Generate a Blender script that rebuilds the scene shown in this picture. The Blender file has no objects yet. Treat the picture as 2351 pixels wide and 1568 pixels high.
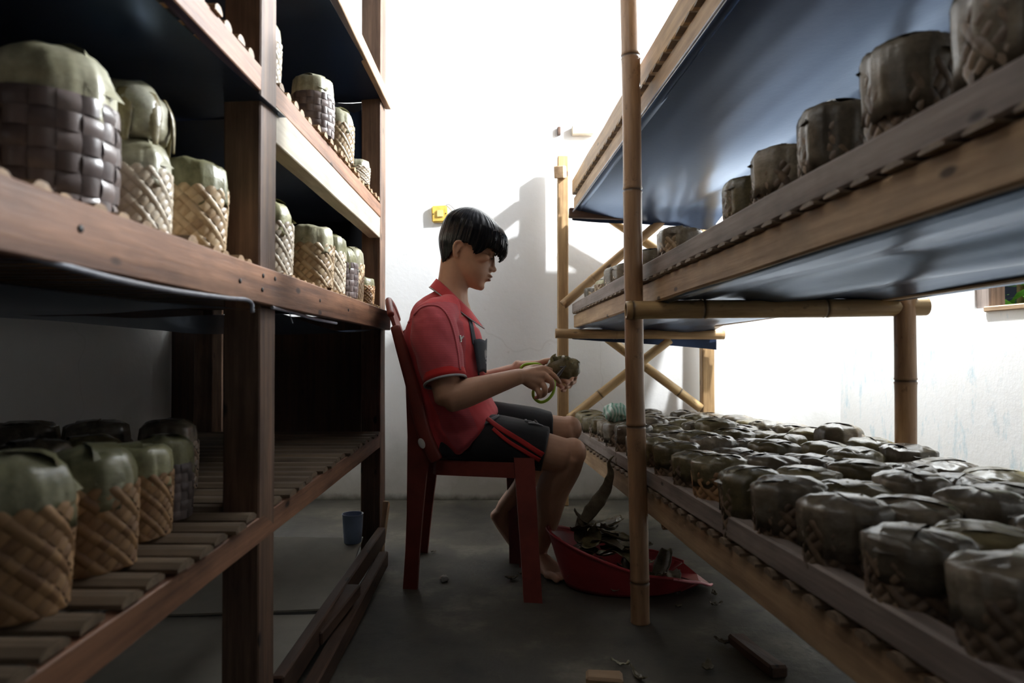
import bpy, bmesh, math, random
from mathutils import Vector, Matrix, noise
from mathutils.bvhtree import BVHTree

random.seed(7)
PI = math.pi
SC = bpy.context.scene
COL = SC.collection

# ------------------------------------------------------------------ camera, world, lights, exposure
FPX, CX, CY, HZ, CAMH = 1567.0, 1175.5, 784.0, 803.0, 0.8
PITCH = math.atan((HZ - CY) / FPX)
cam_d = bpy.data.cameras.new('camera')
cam_d.sensor_width = 36.0
cam_d.lens = 36.0 * FPX / 2351.0
cam_d.clip_start = 0.02
cam_d.dof.use_dof = True
cam_d.dof.focus_distance = 2.35
cam_d.dof.aperture_fstop = 3.5
cam = bpy.data.objects.new('camera', cam_d)
COL.objects.link(cam)
cam.location = (0, 0, CAMH)
cam.rotation_euler = (PI / 2 + PITCH, 0, 0)
SC.camera = cam

SC.view_settings.view_transform = 'Standard'
SC.view_settings.look = 'None'
SC.view_settings.exposure = 0.0
SC.view_settings.gamma = 1.0
SC.view_settings.use_curve_mapping = False

world = bpy.data.worlds.new('world')
SC.world = world
world.use_nodes = True
world.node_tree.nodes['Background'].inputs[0].default_value = (0.62, 0.78, 1.0, 1)
world.node_tree.nodes['Background'].inputs[1].default_value = 0.025

LAMP = Vector((1.36, 2.74, 2.52))
ld = bpy.data.lights.new('room_lamp', 'POINT')
ld.energy = 430
ld.shadow_soft_size = 0.035
ld.color = (0.93, 0.965, 1.0)
lo = bpy.data.objects.new('room_lamp', ld)
COL.objects.link(lo)
lo.location = LAMP
ld2 = bpy.data.lights.new('front_fill', 'POINT')      # added unseen fill light, high above the left rack, brightens the person
ld2.energy = 9.5
ld2.shadow_soft_size = 0.10
ld2.color = (1.0, 0.97, 0.93)
lo2 = bpy.data.objects.new('front_fill', ld2)
COL.objects.link(lo2)
lo2.location = (-0.62, 0.6, 2.7)
ls = bpy.data.lights.new('sun', 'SUN')                    # midday sun, only reaches the yard outside the window
ls.energy = 7
los = bpy.data.objects.new('sun', ls)
COL.objects.link(los)
los.rotation_euler = (0.1, 0.12, 0)


def ray(px, py):
    u = (px - CX) / FPX
    v = -(py - CY) / FPX
    return Vector((u, math.cos(PITCH) - math.sin(PITCH) * v, math.sin(PITCH) + math.cos(PITCH) * v))


def at(px, py, Y):
    d = ray(px, py)
    return Vector((0, 0, CAMH)) + d * (Y / d.y)


# ------------------------------------------------------------------ materials
def new_mat(name):
    m = bpy.data.materials.new(name)
    m.use_nodes = True
    nt = m.node_tree
    return m, nt, nt.nodes['Principled BSDF']


def N(nt, t, **kw):
    n = nt.nodes.new(t)
    for k, v in kw.items():
        setattr(n, k, v)
    return n


def coords(nt, scale=(1, 1, 1), space='Object', rnd=True):
    tc = N(nt, 'ShaderNodeTexCoord')
    mp = N(nt, 'ShaderNodeMapping')
    mp.inputs['Scale'].default_value = scale
    nt.links.new(tc.outputs[space], mp.inputs[0])
    if rnd:
        oi = N(nt, 'ShaderNodeObjectInfo')
        mul = N(nt, 'ShaderNodeMath', operation='MULTIPLY')
        mul.inputs[1].default_value = 37.0
        nt.links.new(oi.outputs['Random'], mul.inputs[0])
        nt.links.new(mul.outputs[0], mp.inputs['Location'])
    return mp.outputs[0]


def noise_tex(nt, vec, scale, detail=5, rough=0.6):
    n = N(nt, 'ShaderNodeTexNoise')
    n.inputs['Scale'].default_value = scale
    n.inputs['Detail'].default_value = detail
    n.inputs['Roughness'].default_value = rough
    nt.links.new(vec, n.inputs['Vector'])
    return n.outputs['Fac']


def ramp(nt, fac, stops):
    r = N(nt, 'ShaderNodeValToRGB')
    el = r.color_ramp.elements
    while len(el) < len(stops):
        el.new(0.5)
    for e, (p, c) in zip(el, stops):
        e.position = p
        e.color = (c[0], c[1], c[2], 1)
    nt.links.new(fac, r.inputs[0])
    return r.outputs[0]


def mix(nt, fac, a, b, mode='MIX'):
    n = N(nt, 'ShaderNodeMix', data_type='RGBA', blend_type=mode)
    if isinstance(fac, (int, float)):
        n.inputs[0].default_value = fac
    else:
        nt.links.new(fac, n.inputs[0])
    for i, v in ((6, a), (7, b)):
        if isinstance(v, (tuple, list)):
            n.inputs[i].default_value = (v[0], v[1], v[2], 1)
        else:
            nt.links.new(v, n.inputs[i])
    return n.outputs[2]


def bump(nt, bs, h, strength=0.3, dist=0.01):
    b = N(nt, 'ShaderNodeBump')
    b.inputs['Strength'].default_value = strength
    b.inputs['Distance'].default_value = dist
    nt.links.new(h, b.inputs['Height'])
    nt.links.new(b.outputs[0], bs.inputs['Normal'])


def wood(name, dark, light, rough=0.6, knots=True, stain=None):
    m, nt, bs = new_mat(name)
    v = coords(nt, (1.2, 22, 22))
    g = noise_tex(nt, v, 2.2, 6, 0.65)
    c = ramp(nt, g, [(0.3, dark), (0.7, light)])
    v2 = coords(nt, (5, 9, 9))
    b2 = noise_tex(nt, v2, 1.3, 3)
    c = mix(nt, ramp(nt, b2, [(0.45, (0, 0, 0)), (0.75, (0.55, 0.55, 0.55))]), c, stain or tuple(x * 0.55 for x in dark))
    if knots:
        vo = N(nt, 'ShaderNodeTexVoronoi')
        vo.inputs['Scale'].default_value = 1.0
        nt.links.new(coords(nt, (6, 14, 14)), vo.inputs['Vector'])
        k = ramp(nt, vo.outputs['Distance'], [(0.07, (1, 1, 1)), (0.12, (0, 0, 0))])
        c = mix(nt, k, c, tuple(x * 0.3 for x in dark))
    nt.links.new(c, bs.inputs['Base Color'])
    bs.inputs['Roughness'].default_value = rough
    bump(nt, bs, g, 0.35, 0.004)
    return m


def simple(name, col, rough=0.5, var=0.25, scale=20.0, bumps=0.0, spec=0.5, space='Object', stretch=(1, 1, 1), col2=None):
    m, nt, bs = new_mat(name)
    v = coords(nt, stretch, space)
    g = noise_tex(nt, v, scale, 5)
    a = tuple(x * (1 - var) for x in col)
    b = col2 or tuple(min(1, x * (1 + var)) for x in col)
    nt.links.new(ramp(nt, g, [(0.3, a), (0.7, b)]), bs.inputs['Base Color'])
    bs.inputs['Roughness'].default_value = rough
    bs.inputs['Specular IOR Level'].default_value = spec
    if bumps:
        bump(nt, bs, g, bumps, 0.004)
    return m


M = {}
M['red_wood'] = wood('reddish_wood', (0.13, 0.058, 0.032), (0.44, 0.215, 0.115), 0.55)
M['rack_post'] = wood('shaded_post_wood', (0.07, 0.038, 0.025), (0.27, 0.16, 0.1), 0.6)  # post wood darkened: shade of the front faces put into the colour
M['dark_wood'] = wood('dark_wood', (0.045, 0.022, 0.013), (0.11, 0.055, 0.03), 0.6)
M['pale_beam'] = wood('pale_beam', (0.42, 0.35, 0.25), (0.62, 0.55, 0.43), 0.55, knots=False)
M['tan_wood'] = wood('tan_wood', (0.26, 0.16, 0.085), (0.52, 0.36, 0.21), 0.6)
M['grey_wood'] = wood('grey_wood', (0.14, 0.11, 0.095), (0.33, 0.27, 0.235), 0.65)
M['post_wood'] = wood('post_wood', (0.24, 0.14, 0.06), (0.5, 0.32, 0.15), 0.55)
M['slat'] = wood('split_bamboo', (0.2, 0.115, 0.055), (0.42, 0.27, 0.13), 0.5, knots=False)
M['floor_slat'] = wood('weathered_slat', (0.12, 0.08, 0.05), (0.26, 0.19, 0.12), 0.6, knots=False)


def bamboo_mat(name, a, b):
    m, nt, bs = new_mat(name)
    v = coords(nt, (3, 30, 30))
    g = noise_tex(nt, v, 1.5, 5)
    c = ramp(nt, g, [(0.3, a), (0.7, b)])
    at_ = N(nt, 'ShaderNodeAttribute', attribute_name='node')
    c = mix(nt, at_.outputs['Fac'], c, tuple(x * 0.35 for x in a))
    sp = noise_tex(nt, coords(nt, (8, 12, 12)), 3.0, 4)
    c = mix(nt, ramp(nt, sp, [(0.6, (0, 0, 0)), (0.72, (0.7, 0.7, 0.7))]), c, tuple(x * 0.4 for x in a))
    nt.links.new(c, bs.inputs['Base Color'])
    bs.inputs['Roughness'].default_value = 0.36
    bump(nt, bs, g, 0.15, 0.003)
    return m


M['bamboo'] = bamboo_mat('aged_bamboo', (0.26, 0.145, 0.075), (0.46, 0.28, 0.15))
M['bamboo_pale'] = bamboo_mat('pale_bamboo', (0.33, 0.2, 0.085), (0.6, 0.42, 0.2))


def plaster(name, base, grime=True, low_dirt=True, blue=False):
    m, nt, bs = new_mat(name)
    v = coords(nt, (1, 1, 1), 'Object', False)
    big = noise_tex(nt, v, 2.3, 6, 0.65)
    fine = noise_tex(nt, v, 38, 5)
    c = mix(nt, ramp(nt, big, [(0.42, (0, 0, 0)), (0.72, (0.4, 0.4, 0.4))]), base, tuple(x * y for x, y in zip(base, (0.86, 0.83, 0.76))))
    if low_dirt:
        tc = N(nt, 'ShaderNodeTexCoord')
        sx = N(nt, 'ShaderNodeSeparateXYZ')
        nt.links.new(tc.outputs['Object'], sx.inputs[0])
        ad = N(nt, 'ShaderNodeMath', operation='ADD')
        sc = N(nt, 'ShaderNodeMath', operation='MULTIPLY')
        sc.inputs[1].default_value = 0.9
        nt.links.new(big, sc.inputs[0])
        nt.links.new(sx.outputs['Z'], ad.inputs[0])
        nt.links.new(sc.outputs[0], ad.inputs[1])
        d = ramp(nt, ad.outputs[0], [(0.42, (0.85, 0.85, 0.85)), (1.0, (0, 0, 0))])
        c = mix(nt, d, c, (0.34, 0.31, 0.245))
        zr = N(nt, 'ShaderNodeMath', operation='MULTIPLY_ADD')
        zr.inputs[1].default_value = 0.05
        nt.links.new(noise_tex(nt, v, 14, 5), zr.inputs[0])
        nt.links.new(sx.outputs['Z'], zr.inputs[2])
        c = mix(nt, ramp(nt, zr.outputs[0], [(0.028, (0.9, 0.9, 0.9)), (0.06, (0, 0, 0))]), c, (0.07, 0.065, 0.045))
        spots = noise_tex(nt, v, 11, 6, 0.7)
        c = mix(nt, ramp(nt, spots, [(0.66, (0, 0, 0)), (0.78, (0.55, 0.55, 0.55))]), c, (0.3, 0.26, 0.2))
    if blue:
        st = noise_tex(nt, coords(nt, (1, 3, 1.0), 'Object', False), 5.5, 7, 0.75)
        c = mix(nt, ramp(nt, st, [(0.53, (0, 0, 0)), (0.72, (0.75, 0.75, 0.75))]), c, (0.3, 0.52, 0.62))
    vo = N(nt, 'ShaderNodeTexVoronoi', feature='DISTANCE_TO_EDGE')
    vo.inputs['Scale'].default_value = 1.1
    mpv = N(nt, 'ShaderNodeMix', data_type='VECTOR')
    mpv.inputs[0].default_value = 0.25
    nt.links.new(v, mpv.inputs[4])
    nn = N(nt, 'ShaderNodeTexNoise')
    nn.inputs['Scale'].default_value = 4
    nt.links.new(v, nn.inputs['Vector'])
    nt.links.new(nn.outputs['Color'], mpv.inputs[5])
    nt.links.new(mpv.outputs[1], vo.inputs['Vector'])
    c = mix(nt, ramp(nt, vo.outputs['Distance'], [(0.0, (0.14, 0.14, 0.14)), (0.003, (0, 0, 0))]), c, (0.3, 0.27, 0.22))
    nt.links.new(c, bs.inputs['Base Color'])
    bs.inputs['Roughness'].default_value = 0.85
    bump(nt, bs, fine, 0.25, 0.004)
    return m


M['wall'] = plaster('white_plaster', (0.8, 0.8, 0.79))
M['wall_blue'] = plaster('stained_plaster', (0.8, 0.81, 0.8), blue=True, low_dirt=False)
M['ceiling'] = simple('ceiling_board', (0.16, 0.16, 0.165), 0.9, 0.1, 4)


def concrete():
    m, nt, bs = new_mat('concrete_floor')
    v = coords(nt, (1, 1, 1), 'Object', False)
    a = noise_tex(nt, v, 1.7, 8, 0.65)
    b = noise_tex(nt, v, 9, 8, 0.7)
    c = ramp(nt, a, [(0.38, (0.03, 0.027, 0.022)), (0.53, (0.08, 0.071, 0.052)), (0.66, (0.22, 0.2, 0.15))])
    c = mix(nt, ramp(nt, b, [(0.48, (0, 0, 0)), (0.68, (0.8, 0.8, 0.8))]), c, (0.06, 0.052, 0.043))
    nt.links.new(c, bs.inputs['Base Color'])
    bs.inputs['Roughness'].default_value = 0.6
    bump(nt, bs, b, 0.35, 0.01)
    return m


M['floor'] = concrete()


def plastic_sheet():
    m, nt, bs = new_mat('black_plastic_sheet')
    v = coords(nt, (1, 1, 1), 'Object', False)
    g = noise_tex(nt, v, 55, 4)
    bs.inputs['Base Color'].default_value = (0.042, 0.063, 0.12, 1)
    bs.inputs['Metallic'].default_value = 0.6
    bs.inputs['Roughness'].default_value = 0.28
    bs.inputs['Specular IOR Level'].default_value = 0.25
    bs.inputs['Specular Tint'].default_value = (0.72, 0.85, 1.0, 1)
    bump(nt, bs, g, 0.08, 0.003)
    return m


M['black'] = plastic_sheet()
M['black_back'] = simple('black_backing', (0.006, 0.006, 0.007), 0.8, 0.2, 8, spec=0.1)
M['hem'] = simple('shiny_hem', (0.32, 0.34, 0.4), 0.25, 0.2, 30)


def weave_mat(name, a, b, rough=0.42):
    m, nt, bs = new_mat(name)
    t = N(nt, 'ShaderNodeAttribute', attribute_name='tone')
    g = noise_tex(nt, coords(nt, (1, 1, 1)), 90, 4)
    ad = N(nt, 'ShaderNodeMath', operation='MULTIPLY_ADD')
    ad.inputs[1].default_value = 0.7
    nt.links.new(t.outputs['Fac'], ad.inputs[0])
    sc = N(nt, 'ShaderNodeMath', operation='MULTIPLY')
    sc.inputs[1].default_value = 0.3
    nt.links.new(g, sc.inputs[0])
    nt.links.new(sc.outputs[0], ad.inputs[2])
    c = ramp(nt, ad.outputs[0], [(0.1, a), (0.9, b)])
    oi = N(nt, 'ShaderNodeObjectInfo')
    hv = N(nt, 'ShaderNodeHueSaturation')
    mr = N(nt, 'ShaderNodeMapRange')
    mr.inputs[3].default_value = 0.75
    mr.inputs[4].default_value = 1.15
    nt.links.new(oi.outputs['Random'], mr.inputs[0])
    nt.links.new(mr.outputs[0], hv.inputs['Value'])
    nt.links.new(c, hv.inputs['Color'])
    nt.links.new(hv.outputs[0], bs.inputs['Base Color'])
    bs.inputs['Roughness'].default_value = rough
    bump(nt, bs, g, 0.2, 0.002)
    return m


M['weave_tan'] = weave_mat('tan_palm_weave', (0.3, 0.19, 0.1), (0.58, 0.44, 0.27))
M['weave_pale'] = weave_mat('pale_palm_weave', (0.36, 0.28, 0.19), (0.62, 0.54, 0.42))
M['weave_orange'] = weave_mat('ochre_palm_weave', (0.25, 0.13, 0.06), (0.5, 0.3, 0.14))
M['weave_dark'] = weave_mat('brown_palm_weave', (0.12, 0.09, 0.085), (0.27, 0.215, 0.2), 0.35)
M['weave_shaded'] = weave_mat('shaded_brown_weave', (0.09, 0.06, 0.04), (0.22, 0.15, 0.09), 0.45)  # brown weave with shade put into its colour, for dimly lit baskets


def leaf_mat(name, stops, rough=0.36):
    m, nt, bs = new_mat(name)
    v = coords(nt, (30, 6, 30))
    g = noise_tex(nt, v, 1.6, 6, 0.65)
    w = noise_tex(nt, coords(nt, (1, 1, 1)), 14, 5, 0.6)
    c = ramp(nt, w, stops)
    c = mix(nt, ramp(nt, g, [(0.4, (0, 0, 0)), (0.65, (0.5, 0.5, 0.5))]), c, tuple(x * 0.5 for x in stops[0][1]))
    oi = N(nt, 'ShaderNodeObjectInfo')
    hv = N(nt, 'ShaderNodeHueSaturation')
    mr = N(nt, 'ShaderNodeMapRange')
    mr.inputs[3].default_value = 0.65
    mr.inputs[4].default_value = 1.25
    nt.links.new(oi.outputs['Random'], mr.inputs[0])
    nt.links.new(mr.outputs[0], hv.inputs['Value'])
    nt.links.new(c, hv.inputs['Color'])
    nt.links.new(hv.outputs[0], bs.inputs['Base Color'])
    bs.inputs['Roughness'].default_value = rough
    bump(nt, bs, g, 0.5, 0.004)
    return m


M['leaf_olive'] = leaf_mat('olive_banana_leaf', [(0.3, (0.11, 0.09, 0.04)), (0.55, (0.2, 0.165, 0.085)), (0.75, (0.28, 0.24, 0.14))], 0.27)
M['leaf_grey'] = leaf_mat('grey_brown_banana_leaf', [(0.3, (0.1, 0.08, 0.055)), (0.55, (0.2, 0.165, 0.115)), (0.75, (0.31, 0.275, 0.215))], 0.22)
M['leaf_pale'] = leaf_mat('pale_green_banana_leaf', [(0.3, (0.28, 0.26, 0.16)), (0.55, (0.48, 0.46, 0.33)), (0.75, (0.64, 0.63, 0.52))], 0.28)
M['leaf_green'] = leaf_mat('green_banana_leaf', [(0.3, (0.2, 0.19, 0.09)), (0.55, (0.37, 0.355, 0.2)), (0.75, (0.54, 0.52, 0.36))], 0.3)
M['leaf_dry'] = leaf_mat('dried_banana_leaf', [(0.3, (0.06, 0.05, 0.03)), (0.55, (0.14, 0.115, 0.07)), (0.75, (0.24, 0.2, 0.13))], 0.5)

M['red_plastic'] = simple('red_plastic', (0.22, 0.042, 0.03), 0.4, 0.2, 12)
M['scoop_red'] = simple('scoop_red_plastic', (0.3, 0.03, 0.035), 0.42, 0.2, 12)
M['pink'] = simple('pink_rim', (0.62, 0.2, 0.24), 0.4, 0.15, 14)
M['white'] = simple('white_sticker', (0.75, 0.74, 0.7), 0.5, 0.1, 30)
M['skin'] = simple('skin', (0.52, 0.295, 0.19), 0.5, 0.1, 14, 0.05)
M['nail'] = simple('nail', (0.55, 0.38, 0.3), 0.3, 0.05, 30)
M['lip'] = simple('lip', (0.36, 0.17, 0.115), 0.45, 0.1, 30)
M['eye'] = simple('eye_dark', (0.02, 0.014, 0.012), 0.25, 0.1, 30)


def hair_mat():
    m, nt, bs = new_mat('black_hair')
    t = N(nt, 'ShaderNodeAttribute', attribute_name='strand')
    bs.inputs['Base Color'].default_value = (0.003, 0.003, 0.005, 1)
    bs.inputs['Roughness'].default_value = 0.36
    bs.inputs['Specular IOR Level'].default_value = 0.25
    mr = N(nt, 'ShaderNodeMapRange')
    mr.inputs[3].default_value = 0.2
    mr.inputs[4].default_value = 0.36
    nt.links.new(t.outputs['Fac'], mr.inputs[0])
    nt.links.new(mr.outputs[0], bs.inputs['Roughness'])
    return m


M['hair'] = hair_mat()


def fabric(name, col, stripes=0.0, rough=0.85):
    m, nt, bs = new_mat(name)
    v = coords(nt, (1, 1, 1), 'Object', False)
    g = noise_tex(nt, v, 9, 6, 0.65)
    c = ramp(nt, g, [(0.3, tuple(x * 0.82 for x in col)), (0.7, tuple(x * 1.15 for x in col))])
    if stripes:
        w = N(nt, 'ShaderNodeTexWave', wave_type='BANDS', bands_direction='Z')
        w.inputs['Scale'].default_value = 55
        w.inputs['Distortion'].default_value = 1.0
        nt.links.new(v, w.inputs['Vector'])
        c = mix(nt, ramp(nt, w.outputs['Fac'], [(0.3, (0, 0, 0)), (0.8, (stripes,) * 3)]), c, tuple(x * 0.35 for x in col))
    nt.links.new(c, bs.inputs['Base Color'])
    bs.inputs['Roughness'].default_value = rough
    bs.inputs['Sheen Weight'].default_value = 0.15
    fn = noise_tex(nt, v, 420, 2)
    bump(nt, bs, fn, 0.2, 0.001)
    return m


M['shirt'] = fabric('red_polo_fabric', (0.62, 0.06, 0.07))
M['sleeve'] = fabric('maroon_sleeve_fabric', (0.56, 0.085, 0.105), 0.3)
M['cuff'] = fabric('bright_red_band', (0.62, 0.02, 0.02))
M['grey_edge'] = fabric('grey_edge', (0.4, 0.4, 0.42))
M['navy'] = fabric('navy_panel', (0.03, 0.04, 0.055))
M['shorts'] = fabric('black_shorts_fabric', (0.009, 0.010, 0.013))
M['stripe'] = fabric('red_stripe', (0.42, 0.018, 0.016))
M['print'] = fabric('white_print', (0.6, 0.6, 0.58))
M['grey_print'] = fabric('grey_print', (0.13, 0.14, 0.155))
M['lime'] = simple('lime_plastic', (0.36, 0.6, 0.03), 0.3, 0.1, 30)
M['steel'] = simple('steel', (0.16, 0.16, 0.16), 0.5, 0.1, 30)
M['steel'].node_tree.nodes['Principled BSDF'].inputs['Metallic'].default_value = 1
M['yellow'] = simple('yellowed_plastic', (0.72, 0.48, 0.1), 0.4, 0.2, 25)
M['yellow_pale'] = simple('pale_yellow_plastic', (0.8, 0.63, 0.25), 0.4, 0.1, 25)
M['cardboard'] = simple('dusty_cardboard', (0.42, 0.39, 0.32), 0.85, 0.15, 5)
M['blue_cup'] = simple('blue_plastic', (0.3, 0.4, 0.6), 0.4, 0.15, 10)
M['dark_dot'] = simple('dark_iron', (0.02, 0.018, 0.016), 0.6, 0.2, 30)
M['green_leaf'] = simple('garden_leaf', (0.3, 0.62, 0.12), 0.45, 0.3, 20)
M['chalk'] = simple('crumbled_plaster', (0.45, 0.43, 0.4), 0.9, 0.2, 40)


def bag_mat():
    m, nt, bs = new_mat('green_striped_bag')
    w = N(nt, 'ShaderNodeTexWave', wave_type='BANDS')
    w.inputs['Scale'].default_value = 22
    w.inputs['Distortion'].default_value = 6
    w.inputs['Detail'].default_value = 1
    nt.links.new(coords(nt), w.inputs['Vector'])
    c = ramp(nt, w.outputs['Fac'], [(0.5, (0.6, 0.72, 0.64)), (0.62, (0.25, 0.5, 0.38))])
    nt.links.new(c, bs.inputs['Base Color'])
    bs.inputs['Roughness'].default_value = 0.3
    return m


M['bag'] = bag_mat()

# ------------------------------------------------------------------ object helpers


def wm(o):
    m = o.matrix_basis.copy()
    if o.parent is not None:
        m = wm(o.parent) @ m
    return m


def tag(o, label=None, cat=None, group=None, kind=None):
    if label:
        o['label'] = label
    if cat:
        o['category'] = cat
    if group:
        o['group'] = group
    if kind:
        o['kind'] = kind
    return o


def empty(name, loc, label=None, cat=None, group=None, rotz=0.0):
    o = bpy.data.objects.new(name, None)
    COL.objects.link(o)
    o.location = loc
    o.rotation_euler = (0, 0, rotz)
    o.empty_display_size = 0.05
    return tag(o, label, cat, group)


def put(name, me, mat=None, parent=None, mw=None):
    if mat is not None and len(me.materials) == 0:
        me.materials.append(mat)
    o = bpy.data.objects.new(name, me)
    COL.objects.link(o)
    mw = mw or Matrix.Identity(4)
    if parent is not None:
        o.parent = parent
        o.matrix_basis = wm(parent).inverted() @ mw
    else:
        o.matrix_basis = mw
    return o


def recentre(me):
    """move a world-space mesh to its own base centre, return the matrix that puts it back"""
    xs = [v.co.x for v in me.vertices]
    ys = [v.co.y for v in me.vertices]
    zs = [v.co.z for v in me.vertices]
    c = Vector(((min(xs) + max(xs)) / 2, (min(ys) + max(ys)) / 2, min(zs)))
    me.transform(Matrix.Translation(-c))
    return Matrix.Translation(c)


def to_mesh(bm, name='m', smooth=False):
    bmesh.ops.recalc_face_normals(bm, faces=bm.faces[:])
    me = bpy.data.meshes.new(name)
    bm.to_mesh(me)
    bm.free()
    if smooth:
        me.polygons.foreach_set('use_smooth', [True] * len(me.polygons))
    return me


def put_c(name, me, mat, parent=None):
    mw = recentre(me)
    return put(name, me, mat, parent, mw)


def box_bm(bm, c, s, rot=None):
    r = bmesh.ops.create_cube(bm, size=1.0)
    m = Matrix.Translation(Vector(c)) @ (rot.to_4x4() if rot else Matrix.Identity(4)) @ Matrix.Diagonal((s[0], s[1], s[2], 1))
    bmesh.ops.transform(bm, matrix=m, verts=r['verts'])
    return r['verts']


def beam_mesh(L, w, h, bev=0.004, wob=0.0, seg=1, seed=0):
    """box along local X (0..L), centred in Y and Z"""
    bm = bmesh.new()
    box_bm(bm, (L / 2, 0, 0), (L, w, h))
    if seg > 1:
        es = [e for e in bm.edges if abs(e.verts[0].co.x - e.verts[1].co.x) > L * 0.5]
        bmesh.ops.subdivide_edges(bm, edges=es, cuts=seg - 1)
    if wob:
        for v in bm.verts:
            n = noise.noise_vector(Vector((v.co.x * 3 + seed * 7.1, v.co.y * 20, v.co.z * 20 + seed)))
            v.co += Vector((0, n.y, n.z)) * wob
    if bev:
        es = [e for e in bm.edges if len(e.link_faces) == 2 and e.calc_face_angle(0) > 0.9]
        bmesh.ops.bevel(bm, geom=es, offset=bev, segments=1, affect='EDGES')
    return to_mesh(bm)


def axis_matrix(p0, p1, up=Vector((0, 0, 1))):
    x = (p1 - p0).normalized()
    y = up.cross(x)
    if y.length < 1e-5:
        y = Vector((0, 1, 0))
    y.normalize()
    z = x.cross(y)
    m = Matrix((x, y, z)).transposed().to_4x4()
    m.translation = p0
    return m


_sd = [0]


def beam(name, p0, p1, w, h, mat, parent=None, up=Vector((0, 0, 1)), bev=0.004, wob=0.002):
    p0, p1 = Vector(p0), Vector(p1)
    L = (p1 - p0).length
    _sd[0] += 1
    me = beam_mesh(L, w, h, bev, wob, max(2, int(L / 0.15)), _sd[0])
    return put(name, me, mat, parent, axis_matrix(p0, p1, up))


def bamboo_mesh(L, r, nodes, taper=0.0, n=16, bend=0.0, seed=0):
    bm = bmesh.new()
    lay = bm.verts.layers.float.new('node')
    xs = [0.0]
    x = 0.02
    while x < L:
        xs.append(x)
        x += 0.05
    for q in nodes:
        xs += [q - 0.012, q - 0.005, q - 0.0015, q + 0.0015, q + 0.005, q + 0.012]
    xs.append(L)
    xs = sorted(set(round(q, 4) for q in xs if 0 <= q <= L))
    rings = []
    for q in xs:
        rr = r * (1 - taper * q / L)
        nd = 0.0
        for k in nodes:
            d = abs(q - k)
            if d < 0.0016:
                rr *= 0.985
                nd = 1.0
            elif d < 0.006:
                rr *= 1.07
                nd = 0.25
            elif d < 0.013:
                rr *= 1.02
        off = bend * math.sin(PI * q / L)
        j = Vector((noise.noise(Vector((q * 2, seed, 0.3))), noise.noise(Vector((q * 2, seed, 5.3))))) * 0.004
        ring = []
        for i in range(n):
            a = 2 * PI * i / n
            v = bm.verts.new((q, math.cos(a) * rr + j.x, math.sin(a) * rr + off + j.y))
            v[lay] = nd
            ring.append(v)
        rings.append(ring)
    for a, b in zip(rings, rings[1:]):
        for i in range(n):
            bm.faces.new((a[i], a[(i + 1) % n], b[(i + 1) % n], b[i]))
    for ring, dx in ((rings[0], 0.006), (rings[-1], -0.006)):
        inner = [bm.verts.new((v.co.x, 0.72 * (v.co.y), 0.72 * (v.co.z))) for v in ring]
        deep = [bm.verts.new((v.co.x + dx, v.co.y, v.co.z)) for v in inner]
        for v in deep:
            v[lay] = 1.0
        for i in range(n):
            k = (i + 1) % n
            bm.faces.new((ring[i], ring[k], inner[k], inner[i]))
            bm.faces.new((inner[i], inner[k], deep[k], deep[i]))
        bm.faces.new(deep)
    return to_mesh(bm, smooth=True)


def bamboo(name, p0, p1, r, mat, parent, nodes=None, taper=0.0, bend=0.0):
    p0, p1 = Vector(p0), Vector(p1)
    L = (p1 - p0).length
    _sd[0] += 1
    if nodes is None:
        nodes = [0.12 + 0.27 * k for k in range(int(L / 0.27) + 1) if 0.12 + 0.27 * k < L - 0.03]
    return put(name, bamboo_mesh(L, r, nodes, taper, bend=bend, seed=_sd[0]), mat, parent, axis_matrix(p0, p1))


def half_slat_mesh(L, w, t):
    """split bamboo: half-round top, along local X, base at z=0"""
    bm = bmesh.new()
    prof = [(-w / 2, 0), (-w / 2, t * 0.45), (-w * 0.25, t * 0.92), (0, t), (w * 0.25, t * 0.92), (w / 2, t * 0.45), (w / 2, 0)]
    a = [bm.verts.new((0, y, z)) for y, z in prof]
    b = [bm.verts.new((L, y, z)) for y, z in prof]
    n = len(prof)
    for i in range(n):
        k = (i + 1) % n
        bm.faces.new((a[i], a[k], b[k], b[i]))
    bm.faces.new(a)
    bm.faces.new(b)
    return to_mesh(bm)


def catmull(vals, per):
    """vals: list of tuples of floats"""
    out = []
    n = len(vals)
    for i in range(n - 1):
        p0, p1, p2, p3 = vals[max(0, i - 1)], vals[i], vals[i + 1], vals[min(n - 1, i + 2)]
        for k in range(per):
            t = k / per
            out.append(tuple(0.5 * (2 * b + (c - a) * t + (2 * a - 5 * b + 4 * c - d) * t * t + (3 * b - a - 3 * c + d) * t ** 3)
                             for a, b, c, d in zip(p0, p1, p2, p3)))
    out.append(tuple(vals[-1]))
    return out


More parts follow.
